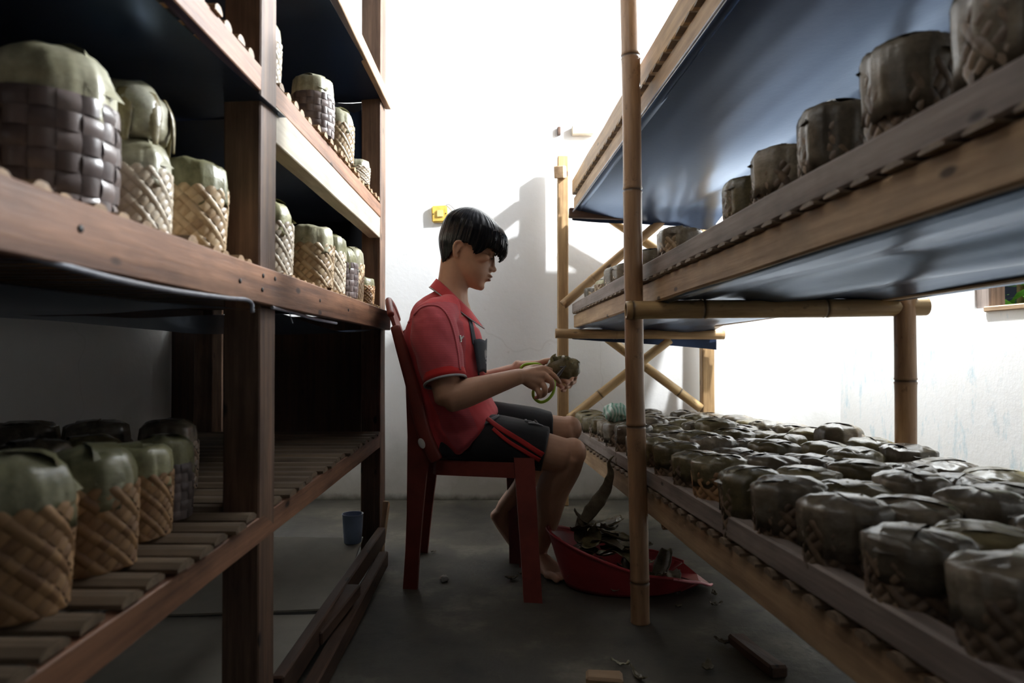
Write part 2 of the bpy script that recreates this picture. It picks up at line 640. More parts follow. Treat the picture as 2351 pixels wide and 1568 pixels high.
def loft(bm, pts, rads, ref=(0, 1, 0), n=18, per=5, cap=0.5, power=1.0, smooth_end=True):
    """closed tube through pts; rads = (half size across, half size along ref)"""
    ref = Vector(ref).normalized()
    data = [tuple(p) + (tuple(r) if isinstance(r, (tuple, list)) else (r, r)) for p, r in zip(pts, rads)]
    st = catmull(data, per)
    P = [Vector(s[:3]) for s in st]
    R = [(max(s[3], 1e-4), max(s[4], 1e-4)) for s in st]
    tang = []
    for i in range(len(P)):
        a = P[max(0, i - 1)]
        b = P[min(len(P) - 1, i + 1)]
        tang.append((b - a).normalized())
    if smooth_end and cap > 0:
        r0, r1 = R[0], R[-1]
        pre, post = [], []
        for s, q in ((0.35, 0.93), (0.7, 0.72), (0.93, 0.38)):
            pre.insert(0, (P[0] - tang[0] * min(r0) * cap * s, (r0[0] * q, r0[1] * q), tang[0]))
            post.append((P[-1] + tang[-1] * min(r1) * cap * s, (r1[0] * q, r1[1] * q), tang[-1]))
        P = [a[0] for a in pre] + P + [a[0] for a in post]
        R = [a[1] for a in pre] + R + [a[1] for a in post]
        tang = [a[2] for a in pre] + tang + [a[2] for a in post]
    rings = []
    for p, (ra, rb), t in zip(P, R, tang):
        s = ref.cross(t)
        if s.length < 1e-4:
            s = Vector((1, 0, 0)).cross(t)
        s.normalize()
        q = t.cross(s)
        ring = []
        for i in range(n):
            a = 2 * PI * i / n
            ca, sa = math.cos(a), math.sin(a)
            if power != 1.0:
                ca = math.copysign(abs(ca) ** power, ca)
                sa = math.copysign(abs(sa) ** power, sa)
            ring.append(bm.verts.new(p + s * (ra * ca) + q * (rb * sa)))
        rings.append(ring)
    for a, b in zip(rings, rings[1:]):
        for i in range(n):
            k = (i + 1) % n
            bm.faces.new((a[i], a[k], b[k], b[i]))
    bm.faces.new(list(reversed(rings[0])))
    bm.faces.new(rings[-1])
    return rings


def ellipsoid(bm, c, r, rot=None, seg=16, rings=10):
    d = bmesh.ops.create_uvsphere(bm, u_segments=seg, v_segments=rings, radius=1.0)
    m = Matrix.Translation(Vector(c)) @ (rot.to_4x4() if rot else Matrix.Identity(4)) @ Matrix.Diagonal((r[0], r[1], r[2], 1))
    bmesh.ops.transform(bm, matrix=m, verts=d['verts'])


def remesh(bm, voxel, smooth=4, name='m', fac=0.5):
    me = to_mesh(bm, name)
    o = bpy.data.objects.new('tmp', me)
    COL.objects.link(o)
    md = o.modifiers.new('r', 'REMESH')
    md.mode = 'VOXEL'
    md.voxel_size = voxel
    md.use_smooth_shade = True
    if smooth:
        s = o.modifiers.new('s', 'SMOOTH')
        s.factor = fac
        s.iterations = smooth
    dg = bpy.context.evaluated_depsgraph_get()
    out = bpy.data.meshes.new_from_object(o.evaluated_get(dg))
    bpy.data.objects.remove(o)
    bpy.data.meshes.remove(me)
    out.polygons.foreach_set('use_smooth', [True] * len(out.polygons))
    return out


def grid_mesh(nu, nv, fn, thick=0.0, smooth=True):
    bm = bmesh.new()
    g = [[bm.verts.new(fn(i / nu, j / nv)) for j in range(nv + 1)] for i in range(nu + 1)]
    for i in range(nu):
        for j in range(nv):
            bm.faces.new((g[i][j], g[i + 1][j], g[i + 1][j + 1], g[i][j + 1]))
    if thick:
        bm.normal_update()
        bmesh.ops.recalc_face_normals(bm, faces=bm.faces[:])
        bmesh.ops.solidify(bm, geom=bm.faces[:], thickness=thick)
    return to_mesh(bm, smooth=smooth)


def tube_mesh(pts, r, n=10, per=6, ref=(0, 1, 0)):
    bm = bmesh.new()
    loft(bm, pts, [r] * len(pts), ref, n, per)
    return to_mesh(bm, smooth=True)


# ------------------------------------------------------------------ the room
XW_L, XW_R, YB, YF, ZC = -1.34, 1.75, 3.64, -1.2, 2.95


def slab(name, lo_, hi_, mat):
    bm = bmesh.new()
    c = [(a + b) / 2 for a, b in zip(lo_, hi_)]
    box_bm(bm, c, [b - a for a, b in zip(lo_, hi_)])
    me = to_mesh(bm)
    return tag(put(name, me, mat), kind='structure')


slab('floor', (XW_L - .1, YF, -0.08), (XW_R + .1, YB + .1, 0), M['floor'])
slab('ceiling', (XW_L - .1, YF, ZC), (XW_R + .1, YB + .1, ZC + .05), M['ceiling'])
slab('wall_back', (XW_L - .1, YB, 0), (XW_R + .1, YB + .1, ZC), M['wall'])
slab('wall_left', (XW_L - .1, YF, 0), (XW_L, YB, ZC), M['wall'])
# right wall with a window opening
WY0, WY1, WZ0, WZ1 = 1.45, 2.58, 0.955, 1.75
WT = 0.075
bm = bmesh.new()
for lo_, hi_ in (((XW_R, YF, 0), (XW_R + WT, YB, WZ0)), ((XW_R, YF, WZ1), (XW_R + WT, YB, ZC)),
                 ((XW_R, YF, WZ0), (XW_R + WT, WY0, WZ1)), ((XW_R, WY1, WZ0), (XW_R + WT, YB, WZ1))):
    box_bm(bm, [(a + b) / 2 for a, b in zip(lo_, hi_)], [b - a for a, b in zip(lo_, hi_)])
tag(put('wall_right', to_mesh(bm), M['wall_blue']), kind='structure')
win = empty('window_1', (XW_R, (WY0 + WY1) / 2, WZ0))
tag(win, kind='structure')
beam('window_frame', (XW_R + .037, WY1 - .031, WZ0), (XW_R + .037, WY1 - .031, WZ1), .078, .06, M['grey_wood'], win)
beam('window_frame', (XW_R + .03, WY0 + .035, WZ0), (XW_R + .03, WY0 + .035, WZ1), .07, .07, M['grey_wood'], win)
beam('window_sill', (XW_R + .035, WY0, WZ0 - .006), (XW_R + .035, WY1 - .06, WZ0 - .006), .09, .02, M['tan_wood'], win)
# bush outside the window
BUX, BUY = 2.35, 3.15
bush = empty('garden_bush', (BUX, BUY, 0), 'bright green leafy bush outside the window in the right wall', 'bush')
bm = bmesh.new()
rg = random.Random(3)
for i in range(420):
    c = Vector((BUX + rg.uniform(-.16, .16), BUY + rg.uniform(-.4, .4), rg.uniform(.5, 1.35)))
    a = rg.uniform(0, 6.28)
    d = Vector((math.cos(a), math.sin(a), rg.uniform(-.5, .5))) * rg.uniform(.06, .1)
    s = d.cross(Vector((0, 0, 1))).normalized() * .025
    vs = [bm.verts.new(c - d), bm.verts.new(c + s), bm.verts.new(c + d), bm.verts.new(c - s)]
    bm.faces.new(vs)
fo = put_c('foliage', to_mesh(bm), M['green_leaf'], bush)
fo['kind'] = 'stuff'
put_c('stem', tube_mesh([(BUX, BUY, 0), (BUX + .01, BUY + .02, .5), (BUX, BUY, 1.1)], .015), M['bamboo'], bush)
slab('ground', (XW_R + .1, YF, -0.08), (XW_R + 3, YB + .1, 0), M['floor'])

# ------------------------------------------------------------------ woven baskets


def weave_diag(r, h, around=14, rows=9, seed=1, r_base=0.9, r_top=1.02):
    bm = bmesh.new()
    lay = bm.verts.layers.float.new('tone')
    rg = random.Random(seed)

    def surf(u, v, off):
        v = max(0.0, min(1.06, v))
        a = u * 2 * PI
        k = 4.0 - 2.0 * v
        rad = 1.0 / ((abs(math.cos(a)) ** k + abs(math.sin(a)) ** k) ** (1 / k))
        rad = 0.4 * rad + 0.6
        if v < 0.5:
            rad = 1 + (rad - 1) * 1.0
        R = r * (r_base + (r_top - r_base) * v) * rad + off
        return Vector((R * math.cos(a), R * math.sin(a), v * h))
    du, dv = 0.5 / around, 1.0 / rows
    S = 3
    for j in range(rows + 1):
        for i in range(around):
            cu = (i + 0.5 * (j % 2)) / around
            cv = j * dv
            tone = rg.random()
            flip = (i + (j // 2)) % 2 if j % 2 else (i + j // 2 + 1) % 2
            g = []
            for a_ in range(S + 1):
                row = []
                for b_ in range(S + 1):
                    a = -1 + 2 * a_ / S
                    b = -1 + 2 * b_ / S
                    x, y = (a, b) if flip else (b, a)
                    uu = cu + du * (a + b) / 2 * 1.02
                    vv = cv + dv * (a - b) / 2 * 1.02
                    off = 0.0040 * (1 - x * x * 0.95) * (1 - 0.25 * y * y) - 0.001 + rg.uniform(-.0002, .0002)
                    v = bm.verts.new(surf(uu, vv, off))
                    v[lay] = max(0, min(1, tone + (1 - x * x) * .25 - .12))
                    row.append(v)
                g.append(row)
            for a_ in range(S):
                for b_ in range(S):
                    bm.faces.new((g[a_][b_], g[a_ + 1][b_], g[a_ + 1][b_ + 1], g[a_][b_ + 1]))
    n = 28
    prev = None
    for v in (0.0, 0.3, 0.7, 1.0):
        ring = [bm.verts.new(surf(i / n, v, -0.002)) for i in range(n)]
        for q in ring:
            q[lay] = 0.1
        if prev:
            for i in range(n):
                bm.faces.new((prev[i], prev[(i + 1) % n], ring[(i + 1) % n], ring[i]))
        else:
            bm.faces.new(list(reversed(ring)))
        prev = ring
    bm.faces.new(prev)
    me = bpy.data.meshes.new('weave')
    bm.normal_update()
    bm.to_mesh(me)
    bm.free()
    me.polygons.foreach_set('use_smooth', [True] * len(me.polygons))
    return me


def weave_ortho(r, h, around=18, rows=6, seed=1):
    bm = bmesh.new()
    lay = bm.verts.layers.float.new('tone')
    rg = random.Random(seed)

    def surf(u, v, off):
        a = u * 2 * PI
        v = max(0.0, min(1.0, v))
        R = r * (0.97 + 0.06 * math.sin(v * 2.6)) + off
        return Vector((R * math.cos(a), R * math.sin(a), v * h))
    S = 3
    for j in range(rows):
        for i in range(around):
            cu, cv = (i + .5) / around, (j + .5) / rows
            hor = (i + j) % 2
            tone = rg.random() * (0.7 if hor else 1.0)
            g = []
            for a_ in range(S + 1):
                row = []
                for b_ in range(S + 1):
                    a = -1 + 2 * a_ / S
                    b = -1 + 2 * b_ / S
                    x, y = (a, b) if hor else (b, a)
                    ext = 1.08
                    wid = 0.94
                    uu = cu + (a * (ext if hor else wid)) * .5 / around
                    vv = cv + (b * (wid if hor else ext)) * .5 / rows
                    off = 0.0036 * (1 - x * x * 0.95) * (1 - .2 * y * y)
                    v = bm.verts.new(surf(uu, vv, off))
                    v[lay] = tone
                    row.append(v)
                g.append(row)
            for a_ in range(S):
                for b_ in range(S):
                    bm.faces.new((g[a_][b_], g[a_ + 1][b_], g[a_ + 1][b_ + 1], g[a_][b_ + 1]))
    n = 28
    prev = None
    for v in (0.0, 0.3, 0.7, 1.0):
        ring = [bm.verts.new(surf(i / n, v, -0.0005)) for i in range(n)]
        for q in ring:
            q[lay] = 0.0
        if prev:
            for i in range(n):
                bm.faces.new((prev[i], prev[(i + 1) % n], ring[(i + 1) % n], ring[i]))
        else:
            bm.faces.new(list(reversed(ring)))
        prev = ring
    bm.faces.new(prev)
    me = bpy.data.meshes.new('weave')
    bm.normal_update()
    bm.to_mesh(me)
    bm.free()
    me.polygons.foreach_set('use_smooth', [True] * len(me.polygons))
    return me


def cap_mesh(r, z_low, z_top, seed=1, dome=0.35, folds=9, ragged=0.006, flat=False):
    """a sheet of banana leaf bent over the basket mouth: dome top, folded skirt with a ragged hem"""
    rg = random.Random(seed)
    ph = [rg.uniform(0, 6.28) for _ in range(6)]
    n = 48
    side = z_top - z_low
    prof = [(0.0, 1.0), (0.25, 0.995), (0.5, 0.97), (0.72, 0.92), (0.86, 0.85), (0.955, 0.72), (1.0, 0.52), (1.005, 0.3), (1.01, 0.12), (1.02, 0.0)]
    if flat:
        prof = [(0.0, 1.0), (0.25, 1.0), (0.5, 0.99), (0.75, 0.975), (0.9, 0.95), (0.97, 0.89), (1.03, 0.76), (1.02, 0.55), (0.985, 0.3), (0.99, 0.0)]
    bm = bmesh.new()
    rings = []
    for k, (q, zz) in enumerate(prof):
        ring = []
        z = z_low + side * (1 - (1 - zz) * (1.0 if zz < .7 else (0.4 + dome)))
        for i in range(n):
            a = 2 * PI * i / n
            rr = r * q
            w = 0.0
            if q > 0.8:
                w = (0.55 * math.sin(folds * a + ph[0]) + 0.45 * math.sin((folds * 2 + 1) * a + ph[1])) * 0.0035 * min(1, (q - .8) * 6)
            sq = 1 + 0.03 * math.cos(4 * a + ph[2]) + 0.02 * math.cos(2 * a + ph[3])
            p = Vector(((rr * sq + w) * math.cos(a), (rr * sq + w) * math.sin(a), z))
            nz = noise.noise(Vector((p.x * 38 + seed * 3.3, p.y * 14, seed * 1.7))) * (0.004 if flat else 0.006) + noise.noise(Vector((p.x * 90, p.y * 60, seed))) * 0.002
            if k < 6:
                if flat:
                    p.z += .007 * (1 - q * q) + .0035 * noise.noise(Vector((p.x * 70, p.y * 45, seed * 2.9)))
                p.z += nz * (1 if q < .9 else .6) - 0.0025 * max(0, math.sin(3 * a + ph[4])) * (q > .3)
            if k == len(prof) - 1:
                p.z += ragged * (noise.noise(Vector((math.cos(a) * 3, math.sin(a) * 3, seed * 2.1))) * 1.6)
            ring.append(p)
        rings.append(ring)
    vr = []
    top = bm.verts.new((0, 0, rings[0][0].z))
    for ring in rings[1:]:
        vr.append([bm.verts.new(p) for p in ring])
    for i in range(n):
        bm.faces.new((top, vr[0][i], vr[0][(i + 1) % n]))
    for a, b in zip(vr, vr[1:]):
        for i in range(n):
            bm.faces.new((a[i], b[i], b[(i + 1) % n], a[(i + 1) % n]))
    # inner skirt gives the leaf an edge
    inn = [bm.verts.new((v.co.x * .955, v.co.y * .955, v.co.z + .004)) for v in vr[-1]]
    for i in range(n):
        bm.faces.new((vr[-1][i], inn[i], inn[(i + 1) % n], vr[-1][(i + 1) % n]))
    # a fold line: overlapping strip of leaf across the top
    a0 = rg.uniform(0, 3.14)
    ca, sa = math.cos(a0), math.sin(a0)
    st = []
    for k in range(9):
        t = -1 + 2 * k / 8
        row = []
        for w in (-1, 1):
            x = t * r * 1.02
            y = (w * .32 + .25) * r
            d = min(1.0, math.hypot(x, y) / r)
            zz = z_top + .003 + (.007 * (1 - d * d) if flat else 0) - (d ** 6) * side * (0.2 if flat else 0.5)
            if d > .93:
                zz -= .008
            row.append(bm.verts.new((x * ca - y * sa, x * sa + y * ca, zz)))
        st.append(row)
    for a, b in zip(st, st[1:]):
        bm.faces.new((a[0], b[0], b[1], a[1]))
    return to_mesh(bm, smooth=True)


WV = {}
for key, matk in (('tan', 'weave_tan'), ('pale', 'weave_pale'), ('orange', 'weave_orange'), ('shaded', 'weave_shaded')):
    WV[key] = []
    for s in range(2):
        me = weave_diag(0.061, 0.115, 17 + s, 11, s + 11)
        me.materials.append(M[matk])
        WV[key].append(me)
me = weave_ortho(0.061, 0.118, 18, 6, 5)
me.materials.append(M['weave_dark'])
WV['dark'] = [me, me]
for key in list(WV):                              # lower bodies: more of the leaf lid shows above the rim
    WV[key + '_low'] = []
    for me in WV[key]:
        m2 = me.copy()
        m2.transform(Matrix.Diagonal((1, 1, .86, 1)))
        WV[key + '_low'].append(m2)
CAPS = {}
for key in ('leaf_olive', 'leaf_grey', 'leaf_pale', 'leaf_green'):
    CAPS[key] = []
    for s in range(4):
        me = cap_mesh(0.0597, 0.078, 0.15, s * 5 + len(CAPS), dome=(.25, .9, .35, .1)[s], folds=7 + s)
        me.materials.append(M[key])
        CAPS[key].append(me)
for key in ('leaf_olive', 'leaf_grey'):        # deeper wraps used on the right rack
    CAPS[key + '_deep'] = []
    for s in range(5):
        me = cap_mesh(0.0645, 0.082 - .016 * (s % 3), 0.15, s * 7 + 31, dome=(.1, .25, .35, .05, .15)[s], folds=6 + s, flat=True)
        me.materials.append(M[key])
        CAPS[key + '_deep'].append(me)
_bk = [0]


def basket(weave, cap, pos, dia, h, label, group, rot=None, tilt=0.0, capi=None, stretch=1.0):
    rg = random.Random(_bk[0] * 13 + 5)
    _bk[0] += 1
    e = empty('woven_basket', pos, label, 'basket', group)
    e.rotation_euler = (tilt * math.cos(_bk[0]), tilt * math.sin(_bk[0]), rg.uniform(0, 6.28) if rot is None else rot)
    s = dia / 0.13
    e.scale = (s, s * stretch, h / 0.15)
    for nm, me in (('woven_body', WV[weave][_bk[0] % 2]), ('leaf_cap', CAPS[cap][capi if capi is not None else rg.randrange(len(CAPS[cap]))])):
        o = bpy.data.objects.new(nm, me)
        COL.objects.link(o)
        o.parent = e
    return e


ORD = ['', 'first', 'second', 'third', 'fourth', 'fifth', 'sixth', 'seventh', 'eighth', 'ninth', 'tenth', 'eleventh', 'twelfth', 'thirteenth',
       'fourteenth', 'fifteenth', 'sixteenth', 'seventeenth', 'eighteenth', 'nineteenth', 'twentieth'] + ['twenty-' + w for w in ('first', 'second', 'third', 'fourth', 'fifth', 'sixth', 'seventh', 'eighth', 'ninth')] + ['thirtieth'] + ['thirty-' + w for w in ('first', 'second', 'third', 'fourth')]

# ------------------------------------------------------------------ right rack: bamboo poles, tan beams, black liners
RA, RB = 0.376 + 2.015 * 0.0714, -0.0714     # front line x = RA + RB*y
RDIR = Vector((RB, 1, 0)).normalized()
RSIDE = Vector((1, -RB, 0)).normalized()


def R(s, y, z):
    """s metres behind the front line, at depth y (tilt of the shelves included), height z at y = 2"""
    return Vector((RA + RB * y + s, y, z - 0.021 * (y - 2.0)))


rack_r = empty('bamboo_shelf_rack', (RA + RB * 2 + .37, 1.95, 0),
               'bamboo-pole rack with tan beams and black plastic liners beside the seated person', 'shelf rack')
DEP = 0.76
# poles: near front, near rear, and the square posts at the far end, and the pair behind the camera's right edge
bamboo('post', at(1469, 1424, 2.015) - Vector((0, 0, .012)), at(1443, -60, 2.03), .0275, M['bamboo'], rack_r,
       nodes=[.0, .125, .58, 1.28, 1.68])
p = R(DEP, 1.98, 0)
bamboo('post', (p.x, p.y, 0), (p.x, p.y, .95), .029, M['bamboo'], rack_r, nodes=[.12, .4, .71])
bamboo('post', (p.x + .01, p.y, .95), (p.x + .01, p.y, 1.62), .027, M['bamboo'], rack_r, nodes=[.2, .5])
YFAR = 3.53
pf = R(-0.005, YFAR, 0)
pb = R(DEP - .02, YFAR, 0)
beam('post', (pf.x, pf.y, 0), (pf.x, pf.y, 1.80), .055, .06, M['post_wood'], rack_r, up=Vector((0, 1, 0)))
beam('post', (pb.x, pb.y, 0), (pb.x, pb.y, 1.60), .062, .06, M['post_wood'], rack_r, up=Vector((0, 1, 0)))
for s in (0.0, DEP):
    q = R(s, .36, 0)
    bamboo('post', (q.x, q.y, 0), (q.x, q.y, 1.75), .028, M['bamboo'], rack_r)
# longitudinal beams and lip boards
Y0, Y1 = 0.30, 3.44
for zc, hh, nm, mt, sx in (
        (.421, .05, 'lip_board', 'grey_wood', .045), (.343, .078, 'rail', 'tan_wood', .055),
        (1.037, .05, 'lip_board', 'grey_wood', .045), (.9725, .066, 'rail', 'tan_wood', .055),
        (1.65, .078, 'lip_board', 'post_wood', .045), (1.567, .064, 'rail', 'tan_wood', .055)):
    beam(nm, R(sx, Y0, zc), R(sx, Y1, zc), .035, hh, M[mt], rack_r, wob=.003)
    beam(nm if nm == 'rail' else 'back_rail', R(DEP - .06, Y0, zc), R(DEP - .06, Y1, zc), .035, hh if nm == 'rail' else .03, M[mt], rack_r)
# split-bamboo slats (ends show in the gap between rail and lip)
sl = half_slat_mesh(DEP - .05, .042, .013)
sl.materials.append(M['floor_slat'])
sl2 = half_slat_mesh(DEP - .05, .05, .008)
sl2.materials.append(M['floor_slat'])
yy = .36
k = 0
while yy < 3.42:
    for zz in (.382, 1.0055, 1.599):
        o = bpy.data.objects.new('slat', sl if zz < .5 else sl2)
        COL.objects.link(o)
        o.parent = rack_r
        mw = axis_matrix(R(.022, yy, zz), R(DEP - .03, yy, zz))
        mw = mw @ Matrix.Rotation(random.uniform(-.012, .012), 4, 'Z')
        o.matrix_basis = wm(rack_r).inverted() @ mw
    yy += .0715
    k += 1


def liner_r(zt, sag, name, seed, drop_far, fold, droop):
    def fn(u, v):
        y = Y0 + (Y1 + .02 - Y0) * v
        s = .062 + (DEP - .085) * u
        w = math.sin(PI * u)
        z = zt - sag * (w ** .8) - sag * .35 * (1 - math.cos(2 * PI * v * 2.2)) * w
        z -= fold * noise.noise(Vector((s * 6 + seed, y * .9, seed))) + fold * .2 * noise.noise(Vector((s * 20, y * 1.5, seed + 4)))
        z -= max(0, u - .75) * droop + max(0, v - .93) * drop_far * u
        return R(s, y, z)
    return put(name, grid_mesh(40, 60, fn), M['black'], rack_r)


l1 = liner_r(1.528, .025, 'plastic_liner', 1, .8, .006, .13)
l2 = liner_r(.9435, .004, 'plastic_liner', 2, .5, .02, -.01)
# the hem of the liner folded over the rail's lower edge
for zt, s in ((1.527, .038), (.9345, .04)):
    def fn(u, v, zt=zt, s=s):
        y = Y0 + (Y1 - Y0) * v
        return R(s + .03 * u, y, zt + .01 * (1 - u) - .002 * noise.noise(Vector((y * 5, zt, 0))))
    put('liner_hem', grid_mesh(2, 50, fn, .002), M['black'], rack_r)
pts = [R(.028, 2.0 - .35 + k * .35, 1.522 + .004 * noise.noise(Vector((k * 3.1, 0, 0)))) for k in range(-4, 7) if 2.0 - .35 + k * .35 < Y1]
put('liner_edge', tube_mesh(pts, .0045, 6, 6, (0, 0, 1)), M['hem'], rack_r)
# far hanging flap of the mid liner and corner of the top liner
for zt, d in ((.905, .075), (1.49, .045)):
    def fn(u, v, zt=zt, d=d):
        s = .03 + (DEP - .03) * u
        return R(s, Y1 + .005 + .012 * math.sin(u * 9), zt + .02 * (1 - u) - d * v * (.55 + .45 * u ** 3) - .01 * math.sin(PI * u))
    put('liner_flap', grid_mesh(16, 4, fn), M['black'], rack_r)
# cross bars
bamboo('crossbar', at(1437, 713, 1.985), at(2126, 702, 1.985), .0265, M['bamboo_pale'], rack_r, nodes=[.02, .225, .58])
bamboo('crossbar', at(1275, 765, 3.41), at(1662, 769, 3.41), .024, M['post_wood'], rack_r, nodes=[.3])
beam('crossbar', at(1306, 489, 3.43), at(1612, 500, 3.43), .03, .05, M['dark_wood'], rack_r)
beam('crossbar', at(1283, 395, 3.4), at(1290, 395, 3.5), .05, .06, M['tan_wood'], rack_r)
q0, q1 = R(.06, 1.99, .30), R(DEP, 1.99, .30)
bamboo('crossbar', q0, q1, .024, M['bamboo'], rack_r)
q0, q1 = R(.06, YFAR - .04, .31), R(DEP, YFAR - .04, .31)
bamboo('crossbar', q0, q1, .024, M['bamboo'], rack_r)
q0, q1 = R(.06, .36, .30), R(DEP, .36, .30)
bamboo('crossbar', q0, q1, .024, M['bamboo'], rack_r)
q0, q1 = R(.06, .36, .9), R(DEP, .36, .9)
bamboo('crossbar', q0, q1, .024, M['bamboo'], rack_r)
# X braces at the far end
for (a, b, yk, m_) in (((1292, 700), (1538, 492), 3.44, 'post_wood'), ((1372, 482), (1560, 610), 3.50, 'bamboo_pale'),
                       ((1306, 962), (1538, 780), 3.44, 'bamboo_pale'), ((1395, 776), (1608, 938), 3.50, 'bamboo_pale')):
    bamboo('brace', at(a[0], a[1], yk), at(b[0], b[1], yk + .01), .0235, M[m_], rack_r, nodes=[.2, .46])

# baskets on the low bed
rows = [
    (.088, [.60, .745, .917, 1.10, 1.28, 1.44, 1.62, 1.78, 1.95, 2.12, 2.28, 2.46, 2.62, 2.78, 2.95, 3.12, 3.28]),
    (.225, [.82, .972, 1.137, 1.318, 1.483, 1.68, 1.867, 2.03, 2.18, 2.36, 2.54, 2.72, 2.9, 3.08, 3.24]),
    (.362, [.86, 1.0, 1.158, 1.354, 1.535, 1.735, 1.93, 2.08, 2.24, 2.40, 2.58, 2.74, 2.92, 3.1, 3.27]),
    (.499, [.95, 1.11, 1.275, 1.415, 1.576, 1.777, 1.943, 2.15, 2.33, 2.52, 2.68, 2.83, 3.0, 3.17]),
    (.640, [1.15, 1.32, 1.48, 1.64, 1.79, 1.94, 2.11, 2.27, 2.42, 2.6, 2.75, 2.9, 3.07, 3.24]),
]
rg = random.Random(21)
look = {'leaf_olive': 'olive', 'leaf_grey': 'grey-brown', 'leaf_green': 'green'}
for ri, (s, ys) in enumerate(rows):
    where = 'front row along the rail' if ri == 0 else ORD[ri + 1] + ' row from the rail'
    for k, y in enumerate(ys):
        from_wall = len(ys) - k
        cap = rg.choice(['leaf_olive', 'leaf_grey', 'leaf_grey', 'leaf_olive', 'leaf_grey'])
        wv = 'shaded' if not (ri == 0 and 1.5 < y < 1.7) else 'orange'
        h = .135 * rg.uniform(.93, 1.08)
        extra = ''
        if ri == 2 and k == 9:
            h = .165
        if ri == 4 and abs(y - 2.11) < .01:
            h, extra = .17, 'tall '
        p = R(s + (rg.uniform(-.008, .008) if ri else rg.uniform(0, .006)), y, .3955)
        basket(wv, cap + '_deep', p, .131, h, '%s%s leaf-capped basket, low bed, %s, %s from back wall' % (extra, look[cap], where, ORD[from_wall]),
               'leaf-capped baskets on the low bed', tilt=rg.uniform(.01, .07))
# baskets on the middle right shelf
mid = [(.80, .195), (.993, .2), (1.195, .185), (1.385, .17), (1.55, .155), (2.06, .145), (2.37, .13), (2.70, .13), (2.86, .14), (3.08, .12), (3.33, .11)]
for k, (y, h) in enumerate(mid):
    cap = ('leaf_grey', 'leaf_grey', 'leaf_grey', 'leaf_grey', 'leaf_olive', 'leaf_grey', 'leaf_grey', 'leaf_grey', 'leaf_grey', 'leaf_green', 'leaf_grey')[k]
    basket('shaded' if k < 5 else 'tan', cap + ('_deep' if k != 9 else ''), R(.135, y, 1.0195), .128, h,
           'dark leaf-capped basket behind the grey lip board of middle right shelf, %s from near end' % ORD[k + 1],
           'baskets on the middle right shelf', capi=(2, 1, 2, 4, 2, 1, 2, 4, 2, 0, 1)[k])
# second row, mostly hidden behind the first
for k, (y, h) in enumerate([(.98, .15), (1.22, .15), (1.46, .14)]):
    basket('shaded', 'leaf_grey', R(.32, y, 1.0195), .128, h,
           'shadowed basket in back row of middle right shelf, %s from near end' % ORD[k + 1], 'back-row baskets on the middle right shelf')

# striped plastic bag on the bed
bm = bmesh.new()
c = at(1412, 946, 2.66)
ellipsoid(bm, (0, 0, .035), (.05, .045, .036), seg=28, rings=18)
for v in bm.verts:
    n_ = noise.noise_vector(v.co * 42)
    v.co += n_ * .012
    v.co.z = max(.001, v.co.z)
me = to_mesh(bm, smooth=True)
tag(put('plastic_bag', me, M['bag'], None, Matrix.Translation(R(.068, 2.62, .536))),
    'crumpled green and white plastic bag lying on the basket tops near the bamboo post', 'bag')

# ------------------------------------------------------------------ left rack: plank posts, rails, slats
FX = -0.497
rack_l = empty('wooden_shelf_rack', (-.85, 1.4, 0), 'reddish-brown wooden rack of plank posts and slatted shelves with black liners', 'shelf rack')
BX = -1.20
for y0, y1, x0 in ((1.347, 1.434, FX), (2.58, 2.68, FX), (.10, .19, FX), (1.347, 1.434, BX + .07), (2.58, 2.68, BX + .07), (.10, .19, BX + .07)):
    beam('post', (x0 - .037, (y0 + y1) / 2, 0), (x0 - .037, (y0 + y1) / 2, 2.25), y1 - y0, .073, M['rack_post'], rack_l, up=Vector((1, 0, 0)), bev=.003)
YA, YZ = .08, 2.64
RX = FX + .0115
for z0, z1, hh, mt, sx, th in ((.929, .912, .072, 'red_wood', RX, .023), (1.346, 1.328, .05, 'red_wood', FX - .0125, .023), (.434, .458, .052, 'red_wood', FX - .0125, .023),
                               (1.80, 1.765, .05, 'tan_wood', RX, .023)):
    zz0 = z0 + (z0 - z1) * (1.35 - YA) / 1.25 * .2
    beam('rail', (sx, YA, zz0), (sx, 2.66, z1), th, hh, M[mt], rack_l, bev=.002)
    beam('back_rail', (BX + .02, YA, z0), (BX + .02, 2.66, z1), .025, hh, M['dark_wood'], rack_l)
beam('rail', (FX - .024, 1.437, 1.277), (FX - .024, 2.578, 1.262), .045, .078, M['pale_beam'], rack_l, bev=.002)
beam('back_rail', (FX - .037, 1.437, 1.86), (FX - .037, 2.578, 1.83), .05, .05, M['tan_wood'], rack_l)


def zl(shelf, y):
    """height of the top of the slats"""
    t = (y - YA) / (2.66 - YA)
    return {0: .475 + .024 * t, 1: .980 - .019 * t, 2: 1.386 - .018 * t}[shelf]


for shelf in (0, 1, 2):
    step, w = ((.0715, .05), (.052, .03), (.055, .03))[shelf]
    sl = half_slat_mesh(abs(BX - FX) + .01, w, .014)
    sl.materials.append(M['slat' if shelf else 'floor_slat'])
    y = .55
    while y < 2.57:
        o = bpy.data.objects.new('slat', sl)
        COL.objects.link(o)
        o.parent = rack_l
        jx = random.uniform(-.004, .010) - (random.uniform(0, .02) if shelf == 1 else .016)
        z = zl(shelf, y) - .014
        mw = axis_matrix(Vector((FX + .014 + jx, y, z)), Vector((BX, y, z))) @ Matrix.Rotation(random.uniform(-.025, .025), 4, 'Z')
        if not (1.33 < y < 1.45):
            o.matrix_basis = wm(rack_l).inverted() @ mw
        else:
            mw = axis_matrix(Vector((FX - .08, y, z)), Vector((BX, y, z)))
            o.matrix_basis = wm(rack_l).inverted() @ mw
            o.scale = (.88, 1, 1)
        y += step * random.uniform(.92, 1.08)


